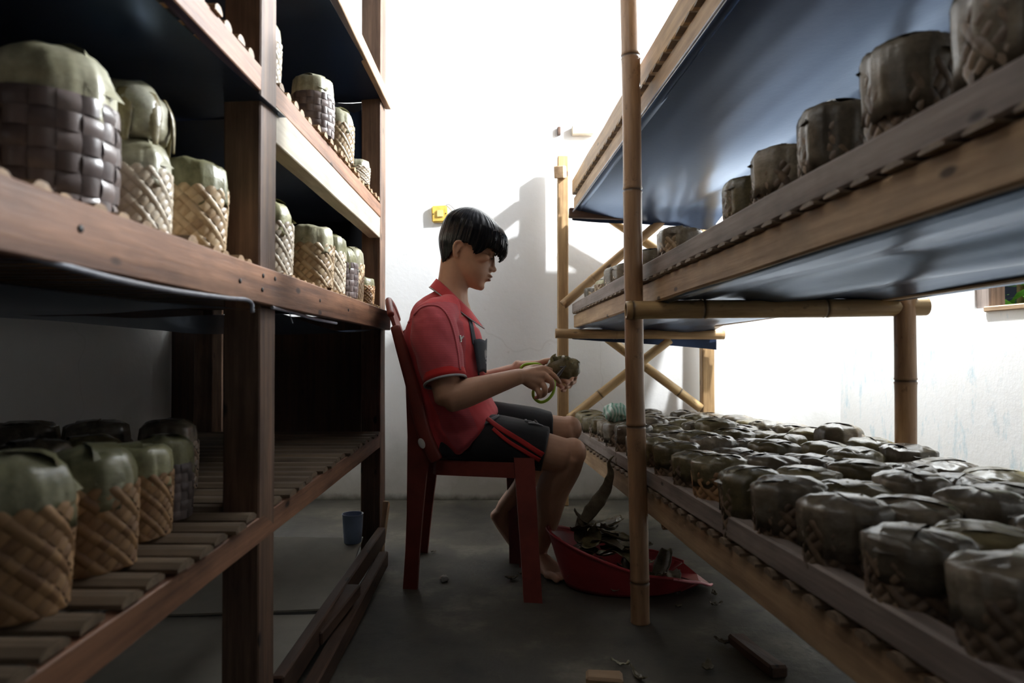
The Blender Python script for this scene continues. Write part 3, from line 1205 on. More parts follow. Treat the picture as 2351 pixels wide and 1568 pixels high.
def liner_l(zt, sag, ya, yb, seed):
    def fn(u, v):
        y = ya + (yb - ya) * v
        xs_ = FX + (.012 if abs(zt - 1.292) > .001 else -.055)
        x = xs_ + (BX - xs_ - .01) * u
        b = math.sin(PI * v)
        z = zt - sag * (math.sin(PI * (.12 + .8 * u))) * (.4 + .6 * b) - .016 * b * (1 - u) - .008 * noise.noise(Vector((x * 7, y * 2, seed)))
        return Vector((x, y, z))
    return put('plastic_liner', grid_mesh(24, 40, fn), M['black'], rack_l)


for zt, ya, yb, sd_ in ((.884, .1, 1.34, 1), (.88, 1.44, 2.57, 2), (1.30, .1, 1.46, 3), (1.292, 1.44, 2.57, 4), (1.755, .1, 2.6, 5)):
    liner_l(zt, .025, ya, yb, sd_)
# pale folded edge strips of the mid liner, hanging in a shallow curve under the rail
for pts in ([at(-60, 553, .62), at(100, 597, .70), at(260, 640, .80), at(400, 668, .95), at(520, 684, 1.13), at(572, 690, 1.24), at(580, 716, 1.25)],
            [at(625, 706, 1.36), at(668, 716, 1.52), at(720, 732, 1.70), at(772, 742, 1.88)]):
    put('liner_hem', tube_mesh(pts, .0042, 6, 6, (0, 0, 1)), M['hem'], rack_l)
pts = [at(778, -10, 1.93), at(800, 30, 2.04), at(840, 118, 2.26), at(888, 224, 2.6)]
put('liner_hem', tube_mesh(pts, .004, 6, 6, (0, 0, 1)), M['hem'], rack_l)
# black backing sheet behind the upper tiers and far-end panels
put('backing_sheet', grid_mesh(30, 8, lambda u, v: Vector((BX - .012 + .01 * math.sin(u * 40), .1 + 2.55 * u, .9 + 1.0 * v))), M['black_back'], rack_l)
beam('end_panel', (-.94, 2.69, .47), (-.94, 2.69, .93), .795, .014, M['dark_wood'], rack_l, up=Vector((0, 1, 0)), bev=0, wob=0)
put('end_sheet', grid_mesh(20, 20, lambda u, v: Vector((-.54 - .64 * u, 2.694 + .012 * math.sin(u * 17 + v * 5), .94 + .84 * v))), M['black_back'], rack_l)
put('liner_flap', grid_mesh(8, 8, lambda u, v: Vector((-.535 - .13 * u, 2.60 - .03 * u, 1.50 + .21 * v + .01 * math.sin(9 * u)))), M['black'], rack_l)
beam('base_board', (-.50, 1.46, .075), (-.49, 2.57, .105), .03, .06, M['dark_wood'], rack_l)

for px_, py_ in ((605, 633), (632, 640), (603, 665), (552, 645), (186, 525), (735, 690), (800, 712)):
    d_ = ray(px_, py_)
    t_ = (RX + .012) / d_.x
    bm = bmesh.new()
    ellipsoid(bm, Vector((0, 0, CAMH)) + d_ * t_, (.0015, .005, .0045), seg=10, rings=6)
    put_c('nail', to_mesh(bm, smooth=True), M['dark_dot'], rack_l)
for st_ in ([(658, 640), (672, 668), (662, 690), (664, 715), (672, 742)], [(552, 112), (556, 132), (550, 150), (549, 162)]):
    put('loose_strand', tube_mesh([at(a, b, 1.50 if a > 600 else 1.28) for a, b in st_], .0012, 5, 5), M['hem'], rack_l)

# left rack baskets : px-measured list  (weave, cap, (x,y), shelf, dia, h, label)
GM, GU, GL = 'baskets on the middle left shelf', 'baskets on the upper left shelf', 'baskets on the lower left shelf'
L = [
    ('dark', 'leaf_pale', (-.628, .92), 1, .172, .232, 'large dark brown check-woven basket with pale domed leaf lid, nearest on middle left shelf', GM, 1),
    ('pale', 'leaf_pale', (-.612, 1.095), 1, .122, .165, 'pale woven basket under a leaf-wrapped bundle beside the large dark basket', GM, 1),
    ('tan', 'leaf_green', (-.594, 1.262), 1, .132, .178, 'tan woven basket with greenish leaf lid, left of the tall plank post', GM, 0),
    ('pale', 'leaf_green', (-.565, 1.56), 1, .128, .172, 'pale basket half hidden behind the tall plank post, middle left shelf', GM, 1),
    ('tan', 'leaf_pale', (-.544, 1.84), 1, .13, .165, 'wide flat-lidded basket, half in shadow, first clear of the plank post', GM, 3),
    ('pale', 'leaf_green', (-.553, 2.03), 1, .118, .178, 'narrow pale basket behind the wide flat-lidded basket', GM, 0),
    ('dark', 'leaf_green', (-.548, 2.18), 1, .112, .165, 'greyish basket third from the far post, middle left shelf', GM, 1),
    ('tan', 'leaf_pale', (-.56, 2.33), 1, .112, .185, 'tall tan basket second from the far post, middle left shelf', GM, 0),
    ('orange', 'leaf_green', (-.545, 2.475), 1, .095, .10, 'short yellow-tan basket at the far post, middle left shelf', GM, 3),
    ('pale', 'leaf_pale', (-.562, 1.50), 2, .105, .148, 'basket beside the plank post, upper left shelf', GU, 0),
    ('dark', 'leaf_pale', (-.54, 1.845), 2, .115, .165, 'grey woven basket with creased pale lid, middle of upper left shelf', GU, 0),
    ('tan', 'leaf_pale', (-.54, 2.09), 2, .112, .165, 'tan basket behind the grey woven one, upper left shelf', GU, 1),
    ('pale', 'leaf_pale', (-.543, 2.36), 2, .105, .085, 'low squat basket nearest the far post, upper left shelf', GU, 3),
    ('orange', 'leaf_green', (-.615, .84), 0, .142, .19, 'large ochre basket with dark green lid, nearest on lower left shelf', GL, 1),
    ('orange', 'leaf_green', (-.62, 1.005), 0, .132, .175, 'ochre basket with wide crumpled green lid, second on lower left shelf', GL, 1),
    ('orange', 'leaf_green', (-.638, 1.165), 0, .115, .155, 'smaller ochre basket, third on lower left shelf', GL, 2),
    ('dark', 'leaf_green', (-.655, 1.285), 0, .105, .152, 'dark check-woven basket against the plank post, lower left shelf', GL, 0),
    ('shaded', 'leaf_grey', (-.78, .95), 0, .125, .155, 'shadowed basket behind the large ochre one, lower left shelf', GL, 3),
    ('shaded', 'leaf_grey', (-.79, 1.13), 0, .12, .165, 'shadowed basket behind the wide green lid, lower left shelf', GL, 3),
    ('shaded', 'leaf_olive', (-.80, 1.29), 0, .12, .15, 'shadowed basket behind the third ochre one, lower left shelf', GL, 0),
    ('shaded', 'leaf_grey', (-1.09, 1.53), 0, .14, .15, 'black silhouetted basket against grey wall, leftmost in back row of lower shelf', GL, 3),
    ('shaded', 'leaf_grey', (-.93, 1.53), 0, .145, .152, 'black silhouetted basket against grey wall, middle of back row', GL, 3),
    ('shaded', 'leaf_grey', (-.77, 1.53), 0, .13, .155, 'black silhouetted basket behind the dark check-woven one, back row', GL, 0),
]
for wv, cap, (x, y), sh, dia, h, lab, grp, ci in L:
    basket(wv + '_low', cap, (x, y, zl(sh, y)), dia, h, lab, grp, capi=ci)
# leaf-wrapped bundle standing on the second basket
bm = bmesh.new()
rg = random.Random(8)
loft(bm, [(0, 0, 0), (0, 0, .02), (0, 0, .055), (0, 0, .075)], [(.05, .05), (.056, .057), (.057, .057), (.044, .046)], (0, 1, 0), 28, 3, .5, .8)
for v in bm.verts:
    v.co += noise.noise_vector(v.co * 30) * .009
    v.co.z = max(0, v.co.z)
e = empty('leaf_bundle', (-.618, 1.10, zl(1, 1.1) + .163), 'glossy greenish leaf-wrapped bundle sitting on the second basket of middle left shelf', 'leaf bundle')
put('wrapped_leaf', to_mesh(bm, smooth=True), M['leaf_pale'], e, wm(e))
bm = bmesh.new()
for a in (.3, 1.0, 5.8, 5.1):
    p = [Vector((math.cos(a) * .05, math.sin(a) * .05 - .0, .07)), Vector((math.cos(a) * .062, math.sin(a) * .062, .04)), Vector((math.cos(a) * .064, math.sin(a) * .064, -.012))]
    loft(bm, p, [(.004, .012), (.004, .013), (.002, .005)], (-math.sin(a), math.cos(a), 0), 8, 4)
put('leaf_strip', to_mesh(bm, smooth=True), M['leaf_olive'], e, wm(e))

# ------------------------------------------------------------------ things on the floor at left
def sheet(name, pts, th, mat, label, cat, group=None):
    bm = bmesh.new()
    vs = [bm.verts.new(p) for p in pts]
    f = bm.faces.new(vs)
    bmesh.ops.subdivide_edges(bm, edges=bm.edges[:], cuts=7, use_grid_fill=True)
    for v in bm.verts:
        v.co.z += .006 * noise.noise(v.co * 5)
    bm.normal_update()
    bmesh.ops.solidify(bm, geom=bm.faces[:], thickness=th)
    o = put_c(name, to_mesh(bm), mat)
    return tag(o, label, cat, group)


sheet('cardboard_sheet', [(-.53, 2.44, .128), (-.50, 1.96, .058), (-1.1, 1.94, .04), (-1.1, 2.45, .12)], .006, M['cardboard'],
      'dusty grey cardboard sheet under the left rack, far one beneath the cup', 'cardboard')
sheet('cardboard_sheet', [(-.52, 1.95, .045), (-.56, 1.55, .02), (-1.1, 1.52, .02), (-1.1, 1.95, .03)], .006, M['cardboard'],
      'dusty cardboard sheet lying flat under the left rack, nearer and darker', 'cardboard')
sheet('cardboard_sheet', [(-.60, 1.30, .012), (-.62, .9, .012), (-1.1, .9, .012), (-1.1, 1.3, .012)], .006, M['cardboard'],
      'dark cardboard sheet on floor behind the lower left rail, nearest', 'cardboard')
# plank lying along the front of the left rack
beam('floor_plank', (-.452, 1.35, .02), (-.462, 2.46, .05), .035, .055, M['dark_wood'])
tag(bpy.data.objects['floor_plank'], 'long dark wooden plank lying on the floor along the left rack', 'plank')
o = beam('wood_offcut', at(868, 1287, 2.56) + Vector((0, 0, .004)), at(886, 1152, 2.66), .03, .036, M['tan_wood'], up=Vector((0, 1, 0)))
tag(o, 'short light brown offcut leaning against the far foot of the left rack', 'offcut')
o = beam('wood_offcut', (-.50, 1.72, .075), (-.465, 2.0, .10), .05, .035, M['dark_wood'])
tag(o, 'splintered dark wood offcut on the edge of the cardboard under the left rack', 'offcut')
# cup
bm = bmesh.new()
c = at(810, 1228, 2.40)
prof = [(.0, .0), (.030, .0), (.0335, .05), (.036, .098), (.038, .10), (.0345, .10), (.031, .05), (.028, .006), (0, .006)]
n = 28
prev = None
for r_, z_ in prof:
    ring = [bm.verts.new((r_ * math.cos(2 * PI * i / n), r_ * math.sin(2 * PI * i / n), z_)) for i in range(n)]
    if prev:
        for i in range(n):
            bm.faces.new((prev[i], prev[(i + 1) % n], ring[(i + 1) % n], ring[i]))
    prev = ring
bmesh.ops.remove_doubles(bm, verts=bm.verts[:], dist=1e-5)
tag(put('plastic_cup', to_mesh(bm, smooth=True), M['blue_cup'], None, Matrix.Translation(Vector((c.x, c.y, .126)))),
    'blue plastic cup standing on cardboard under the left rack', 'cup')

# ------------------------------------------------------------------ on the back wall
sw = empty('light_switch', at(1010, 492, YB), 'small yellowed plastic light switch on the white wall', 'light switch')
wr = Matrix.Translation(at(1010, 493, YB) + Vector((0, -.014, 0))) @ Matrix.Rotation(-.05, 4, 'Y')
bm = bmesh.new()
box_bm(bm, (0, 0, 0), (.083, .026, .088))
bmesh.ops.bevel(bm, geom=bm.edges[:], offset=.006, segments=2, affect='EDGES')
put('switch_plate', to_mesh(bm), M['yellow'], sw, wr)
bm = bmesh.new()
box_bm(bm, (.004, -.016, .0), (.034, .01, .038))
bmesh.ops.bevel(bm, geom=bm.edges[:], offset=.003, segments=2, affect='EDGES')
put('rocker', to_mesh(bm), M['yellow_pale'], sw, wr)
for dx in (-.032, .034):
    bm = bmesh.new()
    ellipsoid(bm, (dx, -.0135, 0), (.0035, .003, .0035), seg=10, rings=6)
    put('screw', to_mesh(bm, smooth=True), M['dark_dot'], sw, wr)
put('wire', tube_mesh([at(1016, 478, YB) + Vector((0, -.004, 0)), at(1030, 470, YB) + Vector((0, -.006, 0)), at(1046, 484, YB) + Vector((0, -.008, 0))], .0012, 6), M['dark_dot'], sw)
o = beam('wall_batten', at(1312, 303, YB) + Vector((0, -.02, 0)), at(1362, 303, YB) + Vector((0, -.02, 0)), .04, .048, M['pale_beam'])
tag(o, 'short pale wood batten fixed on the white wall above the right rack', 'batten')
o = beam('wall_batten', at(1279, 303, YB) + Vector((0, -.012, 0)), at(1287, 303, YB) + Vector((0, -.012, 0)), .024, .044, M['dark_wood'])
tag(o, 'tiny dark wooden peg on the white wall left of the pale batten', 'peg')

# ------------------------------------------------------------------ chair
chair = empty('plastic_chair', (-.13, 2.45, 0), 'dark red plastic armless chair carrying the seated person', 'chair')


def lleg(top, bot, w0, w1, th, fx, fy, crown=0.0):
    """L-section tapered leg; fx, fy = directions of the two flanges"""
    bm = bmesh.new()
    rings = []
    for t in ((-1,) if crown else ()) + (0, .25, .5, .75, 1):
        p = Vector(top).lerp(Vector(bot), max(t, 0))
        w = w0 + (w1 - w0) * min(1, t * 1.6)
        if t < 0:
            p, w, t = Vector(crown), w0 * .42, 0
        fx_, fy_ = Vector(fx), Vector(fy)
        prof = [(0, 0), (w, 0), (w, th), (th * 1.4, th), (th, th * 1.4), (th, w), (0, w)]
        rings.append([bm.verts.new(p + fx_ * (a - w * .5) + fy_ * (b - w * .3)) for a, b in prof])
    for a, b in zip(rings, rings[1:]):
        for i in range(7):
            bm.faces.new((a[i], a[(i + 1) % 7], b[(i + 1) % 7], b[i]))
    bm.faces.new(rings[0])
    bm.faces.new(rings[-1])
    me = to_mesh(bm)
    return put_c('leg', me, M['red_plastic'], chair)


def flo(px, py):
    y = CAMH * FPX / (py - HZ)
    q = at(px, py, y)
    q.z = 0
    return q


lleg(at(1201, 1050, 2.235), flo(1222, 1377), .066, .058, .012, (-1, .15, 0), (-.15, 1, 0))
lleg(at(966, 1000, 2.325), flo(944, 1347), .078, .048, .014, (1, -.15, 0), (.15, 1, 0), at(944, 880, 2.29))
lleg(at(990, 1040, 2.70), flo(968, 1268), .06, .045, .012, (1, -.15, 0), (-.15, -1, 0))
lleg(at(1182, 1050, 2.62), flo(1186, 1293), .075, .055, .012, (-1, .15, 0), (-.15, -1, 0))
# seat with apron
co = [at(1230, 1062, 2.215), at(985, 1060, 2.315), at(1000, 1040, 2.70), at(1212, 1040, 2.62)]
for q in co:
    q.z = .432
co[1].z = co[2].z = .428
bm = bmesh.new()


def quad(u, v, dz=0.0):
    q = co[1].lerp(co[0], u).lerp(co[2].lerp(co[3], u), v)
    q.z += dz
    return q


n = 14
top = [[None] * (n + 1) for _ in range(n + 1)]
for i in range(n + 1):
    for j in range(n + 1):
        u, v = i / n, j / n
        du_, dv_ = abs(2 * u - 1), abs(2 * v - 1)
        uu, vv = u, v
        if du_ > .85 and dv_ > .85:
            kx = (du_ - .85) * (dv_ - .85) * 4
            uu = .5 + (u - .5) * (1 - kx)
            vv = .5 + (v - .5) * (1 - kx)
        top[i][j] = bm.verts.new(quad(uu, vv, -.012 * (1 - du_ ** 3) * (1 - dv_ ** 3)))
for i in range(n):
    for j in range(n):
        bm.faces.new((top[i][j], top[i + 1][j], top[i + 1][j + 1], top[i][j + 1]))
edge = [top[i][0] for i in range(n + 1)] + [top[n][j] for j in range(1, n + 1)] + [top[i][n] for i in range(n - 1, -1, -1)] + [top[0][j] for j in range(n - 1, 0, -1)]
low, low_in = [], []
cen = quad(.5, .5)
for k_, v in enumerate(edge):
    d = (v.co - cen)
    d.z = 0
    d.normalize()
    low.append(bm.verts.new(v.co + d * .004 - Vector((0, 0, .05))))
    low_in.append(bm.verts.new(v.co - d * .008 - Vector((0, 0, .05))))
m_ = len(edge)
for i in range(m_):
    k = (i + 1) % m_
    bm.faces.new((edge[i], edge[k], low[k], low[i]))
    bm.faces.new((low[i], low[k], low_in[k], low_in[i]))
put_c('seat', to_mesh(bm, smooth=False), M['red_plastic'], chair)
# back rest: curved shell
prof_px = [(1000, 1030), (978, 960), (953, 880), (930, 805), (912, 750), (900, 712)]
pn = [at(a, b, 2.29) for a, b in prof_px]


def back_fn(u, v):
    t = v * (len(pn) - 1)
    i = min(int(t), len(pn) - 2)
    p = pn[i].lerp(pn[i + 1], t - i)
    w = 2 * u - 1
    p = p + Vector((-.02 * (1 - w * w), .41 * u, 0))
    p.x += -.045 * u
    p.z += .06 * v * v * (1 - abs(w) ** 2.5) - .01 * v
    return p


put_c('backrest', grid_mesh(16, 20, back_fn, .012), M['red_plastic'], chair)
# rolled stiles of the back rest (near and far) and top roll
for yk, dx in ((2.275, -.003), (2.70, -.03)):
    bm = bmesh.new()
    pts = [at(a, b, 2.335) + Vector((dx + .012, yk - 2.335, 0)) for a, b in ((1000, 1048), (972, 985), (948, 890), (925, 808), (908, 752))]
    loft(bm, pts, [(.022, .014), (.024, .015), (.022, .014), (.02, .013), (.016, .011)], (0, 1, 0), 10, 4, .5, .6)
    put_c('stile', to_mesh(bm, smooth=True), M['red_plastic'], chair)
bm = bmesh.new()
loft(bm, [back_fn(u, 1.0) + Vector((-.004, 0, -.004)) for u in (0, .12, .25, .5, .75, .88, 1)], [.012] * 7, (1, 0, 0), 10, 4)
put_c('top_roll', to_mesh(bm, smooth=True), M['red_plastic'], chair)
bm = bmesh.new()
ellipsoid(bm, at(968, 1018, 2.25), (.011, .004, .018), Matrix.Rotation(-.4, 3, 'Y'))
st_ = put_c('sticker', to_mesh(bm, smooth=True), M['white'], chair)
st_['label'] = 'white oval sticker'

# ------------------------------------------------------------------ person
person = empty('person', (-.15, 2.43, .43),
               'person seated in profile in red polo shirt and black shorts, trimming a leaf parcel', 'person')
HO = at(940 + 600 / 5.227, 440 + 740 / 5.227, 2.43)
HF = Vector((.94, 0, -.342)).normalized()
HU = Vector((.342, 0, .94)).normalized()
HV = Vector((0, 1, 0))       # away from the camera


def hp(f, u, v=0.0):
    return HO + HF * (f / 1000) + HU * (u / 1000) + HV * (v / 1000)


def interp(table, u):
    if u <= table[0][0]:
        return table[0][1:]
    for a, b in zip(table, table[1:]):
        if a[0] <= u <= b[0]:
            t = (u - a[0]) / (b[0] - a[0])
            return tuple(x + (y - x) * t for x, y in zip(a[1:], b[1:]))
    return table[-1][1:]


body = bmesh.new()
# head, stacked sections in head space: level u -> front, back, half width
HEAD = [(-101, 106, 72, 16), (-96, 116, 58, 26), (-88, 121, 42, 36), (-78, 122, 26, 44), (-68, 121, 8, 52), (-57, 125, -4, 57), (-46, 127, -14, 61),
        (-35, 126, -24, 64), (-24, 123, -34, 66), (-12, 121, -44, 68), (0, 119, -54, 70), (12, 116, -62, 72), (24, 115, -69, 73), (36, 119, -74, 74),
        (50, 122, -77, 75), (70, 122, -79, 76), (90, 117, -77, 75), (108, 106, -70, 71), (124, 90, -58, 62), (138, 68, -42, 48), (148, 40, -18, 28), (152, 20, 0, 8)]
rings = []
nseg = 40
us = []
for a, b in zip(HEAD, HEAD[1:]):
    us += [a[0], (a[0] + b[0]) / 2]
us.append(HEAD[-1][0])
for u in us:
    f1, f0, hw = interp(HEAD, u)
    c, a = (f1 + f0) / 2, (f1 - f0) / 2
    ring = []
    for i in range(nseg):
        t = 2 * PI * i / nseg
        ct, st = math.cos(t), math.sin(t)
        ff = c + a * math.copysign(abs(ct) ** .85, ct)
        vv = hw * math.copysign(abs(st) ** .9, st)
        # cheeks narrow toward the front, eye sockets
        if ct > 0:
            vv *= 1 - .12 * ct
        sock = math.exp(-((u - 24) / 11) ** 2) * math.exp(-((abs(vv) - 30) / 13) ** 2) * (ct > .2)
        ff -= 7 * sock
        ring.append(body.verts.new(hp(ff, u, vv)))
    rings.append(ring)
for a, b in zip(rings, rings[1:]):
    for i in range(nseg):
        body.faces.new((a[i], a[(i + 1) % nseg], b[(i + 1) % nseg], b[i]))
body.faces.new(list(reversed(rings[0])))
body.faces.new(rings[-1])
# nose
mm = .001
loft(body, [hp(110, 40), hp(116, 28), hp(122, 12), hp(127, -4), hp(131, -14)], [(5 * mm, 7 * mm), (7 * mm, 7 * mm), (8 * mm, 8 * mm), (10 * mm, 11 * mm), (11 * mm, 12 * mm)], (0, 1, 0), 14, 4)
ellipsoid(body, hp(134.5, -13), (.0115, .011, .0105))
for s in (-1, 1):
    ellipsoid(body, hp(125, -18, s * 12), (.011, .0075, .009))
    ellipsoid(body, hp(110, 22, s * 31), (.009, .014, .009))          # closed lids
    ellipsoid(body, hp(112, 38, s * 30), (.010, .021, .006))          # brow ridge
    ellipsoid(body, hp(82, 6, s * 52), (.032, .014, .018))            # cheek bone
# lips and chin
ellipsoid(body, hp(126, -38.5), (.0125, .024, .0065), Matrix.Rotation(.35, 3, 'Y'))
ellipsoid(body, hp(124.5, -53.5), (.0125, .021, .0075), Matrix.Rotation(.35, 3, 'Y'))
ellipsoid(body, hp(112, -86), (.014, .02, .014))
# ears
for s in (-1, 1):
    v0 = s * 74
    pts = [hp(8, -22, v0), hp(-3, -20, v0 + s * 3), hp(-13, -2, v0 + s * 9), hp(-16, 16, v0 + s * 13), hp(-8, 30, v0 + s * 11), hp(5, 31, v0 + s * 5), hp(12, 20, v0)]
    loft(body, pts, [.006, .0062, .0055, .0052, .005, .005, .005], (0, 1, 0), 10, 4)
    ellipsoid(body, hp(-3, 6, v0 + s * 3), (.011, .0045, .024), Matrix.Rotation(.36, 3, 'Y'))
    ellipsoid(body, hp(3, -22, v0), (.0075, .005, .008))
# neck
loft(body, [at(1034, 700, 2.43), at(1038, 664, 2.43), at(1044, 630, 2.43), hp(0, -15)], [(.066, .075), (.056, .06), (.056, .056), (.06, .056)], (0, 1, 0), 22, 5)
# torso
TC = [(-.205, 2.44, .46), (-.225, 2.44, .56), (-.238, 2.44, .68), (-.245, 2.44, .80), (-.24, 2.44, .88), (-.222, 2.44, .945), (-.212, 2.43, .985)]
loft(body, TC, [(.105, .16), (.105, .15), (.105, .145), (.112, .165), (.105, .175), (.08, .13), (.055, .07)], (0, 1, 0), 28, 5)
# arms
SH_N, EL_N, WR_N = Vector((-.26, 2.275, .885)), at(1030, 915, 2.20), at(1192, 864, 2.25)
SH_F, EL_F, WR_F = Vector((-.245, 2.60, .885)), at(1046, 900, 2.66), at(1200, 846, 2.55)
for sh, el, wr in ((SH_N, EL_N, WR_N), (SH_F, EL_F, WR_F)):
    loft(body, [sh, sh.lerp(el, .5), el], [.056, .051, .046], (0, 1, 0), 20, 6)
    loft(body, [el + (el - wr).normalized() * .0, el.lerp(wr, .25), el.lerp(wr, .6), wr], [(.046, .045), (.047, .045), (.037, .036), (.0265, .03)], (0, 1, 0), 20, 6)
# near hand: palm and five fingers
PN = at(1238, 855, 2.285)


def chain(pts, r):
    loft(body, pts, r, (0, 1, 0), 12, 4, .9)


K_i, K_m, K_r, K_p = at(1246, 846, 2.30), at(1250, 861, 2.287), at(1243, 877, 2.278), at(1231, 890, 2.275)
for K in (K_i, K_m, K_r, K_p):
    loft(body, [WR_N.lerp(PN, -.18), WR_N.lerp(PN, .12), WR_N.lerp(K, .6), K], [(.0245, .027), (.0235, .026), (.0165, .017), (.0125, .0125)], (0, 1, 0), 14, 4, .8)
chain([K_i, at(1268, 859, 2.305), at(1278, 869, 2.312), at(1285, 878, 2.322)], [.0115, .0095, .0088, .0072])
chain([K_m, at(1266, 874, 2.27), at(1267, 889, 2.28), at(1258, 899, 2.30)], [.0115, .010, .0092, .0075])
chain([K_r, at(1252, 893, 2.262), at(1250, 905, 2.272), at(1241, 911, 2.29)], [.011, .0095, .0088, .0072])
chain([K_p, at(1237, 903, 2.262), at(1236, 911, 2.275), at(1229, 914, 2.29)], [.010, .0085, .0078, .0066])
chain([WR_N.lerp(PN, .35) + Vector((0, .02, .012)), at(1228, 845, 2.335), at(1248, 846, 2.36), at(1265, 850, 2.365)], [.0165, .0135, .0115, .009])
# far hand
PF = at(1250, 850, 2.50)
FK = [at(1276, 846, 2.50), at(1284, 856, 2.492), at(1286, 868, 2.482), at(1281, 880, 2.472)]
for K in FK:
    loft(body, [WR_F.lerp(K, -.15), WR_F.lerp(K, .1), WR_F.lerp(K, .6), K], [(.0245, .027), (.0225, .025), (.016, .016), (.0125, .0125)], (0, 1, 0), 14, 4, .8)
chain([FK[0], at(1306, 846, 2.492), at(1320, 856, 2.462), at(1321, 868, 2.425)], [.0115, .0098, .009, .0075])
chain([FK[1], at(1308, 864, 2.485), at(1319, 874, 2.45), at(1313, 880, 2.405)], [.0115, .010, .0092, .0076])
chain([FK[2], at(1303, 878, 2.47), at(1308, 886, 2.43), at(1300, 888, 2.385)], [.011, .0098, .009, .0076])
chain([FK[3], at(1292, 890, 2.455), at(1296, 896, 2.425), at(1290, 896, 2.39)], [.010, .0088, .008, .0068])
chain([WR_F + Vector((0, -.01, .012)), at(1234, 836, 2.475), at(1254, 829, 2.455), at(1276, 827, 2.43)], [.0175, .014, .0115, .009])
# legs
HIPN, KNN, ANN = Vector((-.19, 2.345, .515)), at(1306, 1047, 2.29), Vector((.098, 2.475, .085))
HIPF, KNF, ANF = Vector((-.20, 2.54, .515)), at(1300, 992, 2.585), Vector((-.028, 2.63, .195))
loft(body, [HIPN, HIPN.lerp(KNN, .5), KNN + Vector((-.01, 0, .0))], [(.085, .085), (.073, .078), (.058, .06)], (0, 1, 0), 22, 6)
loft(body, [HIPF, HIPF.lerp(KNF, .5), KNF], [(.085, .085), (.073, .078), (.058, .06)], (0, 1, 0), 22, 6)
loft(body, [KNN + Vector((0, 0, .008)), KNN.lerp(ANN, .12), KNN.lerp(ANN, .35) + Vector((-.016, .012, 0)), KNN.lerp(ANN, .7), ANN],
     [(.055, .056), (.054, .056), (.058, .056), (.04, .041), (.032, .035)], (0, 1, 0), 22, 5)
loft(body, [KNF + Vector((0, 0, .008)), KNF.lerp(ANF, .12), KNF.lerp(ANF, .35) + Vector((-.02, .0, -.012)), KNF.lerp(ANF, .7), ANF],
     [(.055, .056), (.054, .056), (.058, .056), (.041, .041), (.033, .036)], (0, 1, 0), 22, 5)
ellipsoid(body, KNN + Vector((.012, 0, .012)), (.048, .05, .05))
ellipsoid(body, KNF + Vector((.012, 0, .012)), (.048, .05, .05))


def foot(an, heel, ball, toes_dir, side, flat=True):
    loft(body, [heel, heel.lerp(ball, .35) + Vector((0, 0, .012)), heel.lerp(ball, .7) + Vector((0, 0, .006)), ball], [(.027, .03), (.034, .033), (.028, .04), (.018, .045)], side, 18, 5, .9)
    loft(body, [an, an.lerp(heel, .5) + toes_dir * .012, heel.lerp(ball, .22)], [.033, .034, .032], side, 18, 4)
    sd = Vector(side).normalized()
    for k, (off, ln, r_) in enumerate(((-.032, .055, .0125), (-.012, .055, .0095), (.004, .05, .009), (.019, .044, .0085), (.032, .036, .008))):
        b0 = ball + sd * off - toes_dir * .012
        loft(body, [b0, b0 + toes_dir * ln * .6 + Vector((0, 0, .003)), b0 + toes_dir * ln - Vector((0, 0, .003))], [r_ * 1.15, r_, r_ * .9], side, 10, 4, .9)


td = Vector((.55, -.83, 0)).normalized()
foot(ANN, Vector((.075, 2.505, .032)), Vector((.155, 2.385, .02)), td, (.83, .55, 0))
td2 = Vector((.42, .0, -.35)).normalized()
foot(ANF, Vector((-.058, 2.63, .165)), Vector((.03, 2.625, .03)), Vector((.93, 0, -.12)).normalized(), (0, 1, 0))
bme = remesh(body, .004, 3)
put_c('body', bme, M['skin'], person)

# lip tint, eye, brow as thin shells over the face
for nm, px_, mt, r_, rt in (('lip', (129.5, -39, 0), 'lip', (.0105, .021, .0052), .35), ('lip', (128, -53, 0), 'lip', (.0105, .018, .006), .35)):
    bm = bmesh.new()
    ellipsoid(bm, hp(*px_), r_, Matrix.Rotation(rt, 3, 'Y'))
    put_c(nm, to_mesh(bm, smooth=True), M[mt], person)
for s in (-1, 1):
    bm = bmesh.new()
    loft(bm, [hp(117, 17, s * 20), hp(118.5, 18.5, s * 29), hp(113, 19, s * 39)], [(.002, .003), (.0032, .004), (.002, .003)], (0, 0, 1), 8, 4)
    put_c('eye', to_mesh(bm, smooth=True), M['eye'], person)
    bm = bmesh.new()
    loft(bm, [hp(121, 40, s * 14), hp(120, 44, s * 28), hp(109, 42, s * 44)], [(.003, .002), (.004, .003), (.002, .0015)], (0, 0, 1), 8, 4)
    put_c('eyebrow', to_mesh(bm, smooth=True), M['hair'], person)

# hair: bowl-cut shell with grooves and a hanging fringe
HAIR = [(-60, 60, -46, 62), (-30, 110, -60, 74), (0, 132, -76, 82), (20, 150, -85, 86), (30, 157, -88, 87), (50, 160, -91, 89), (87, 155, -92, 90), (110, 142, -88, 86),
        (130, 119, -77, 76), (148, 88, -58, 60), (160, 58, -40, 42), (168, 30, -20, 22), (171, 10, -5, 6)]
EDGE = [(0, 22), (14, 24), (28, 34), (42, 46), (56, 50), (64, 40), (72, 10), (79, 8), (85, 24), (94, 36), (103, 28), (111, 2), (122, -32), (140, -50), (160, -55), (180, -56)]


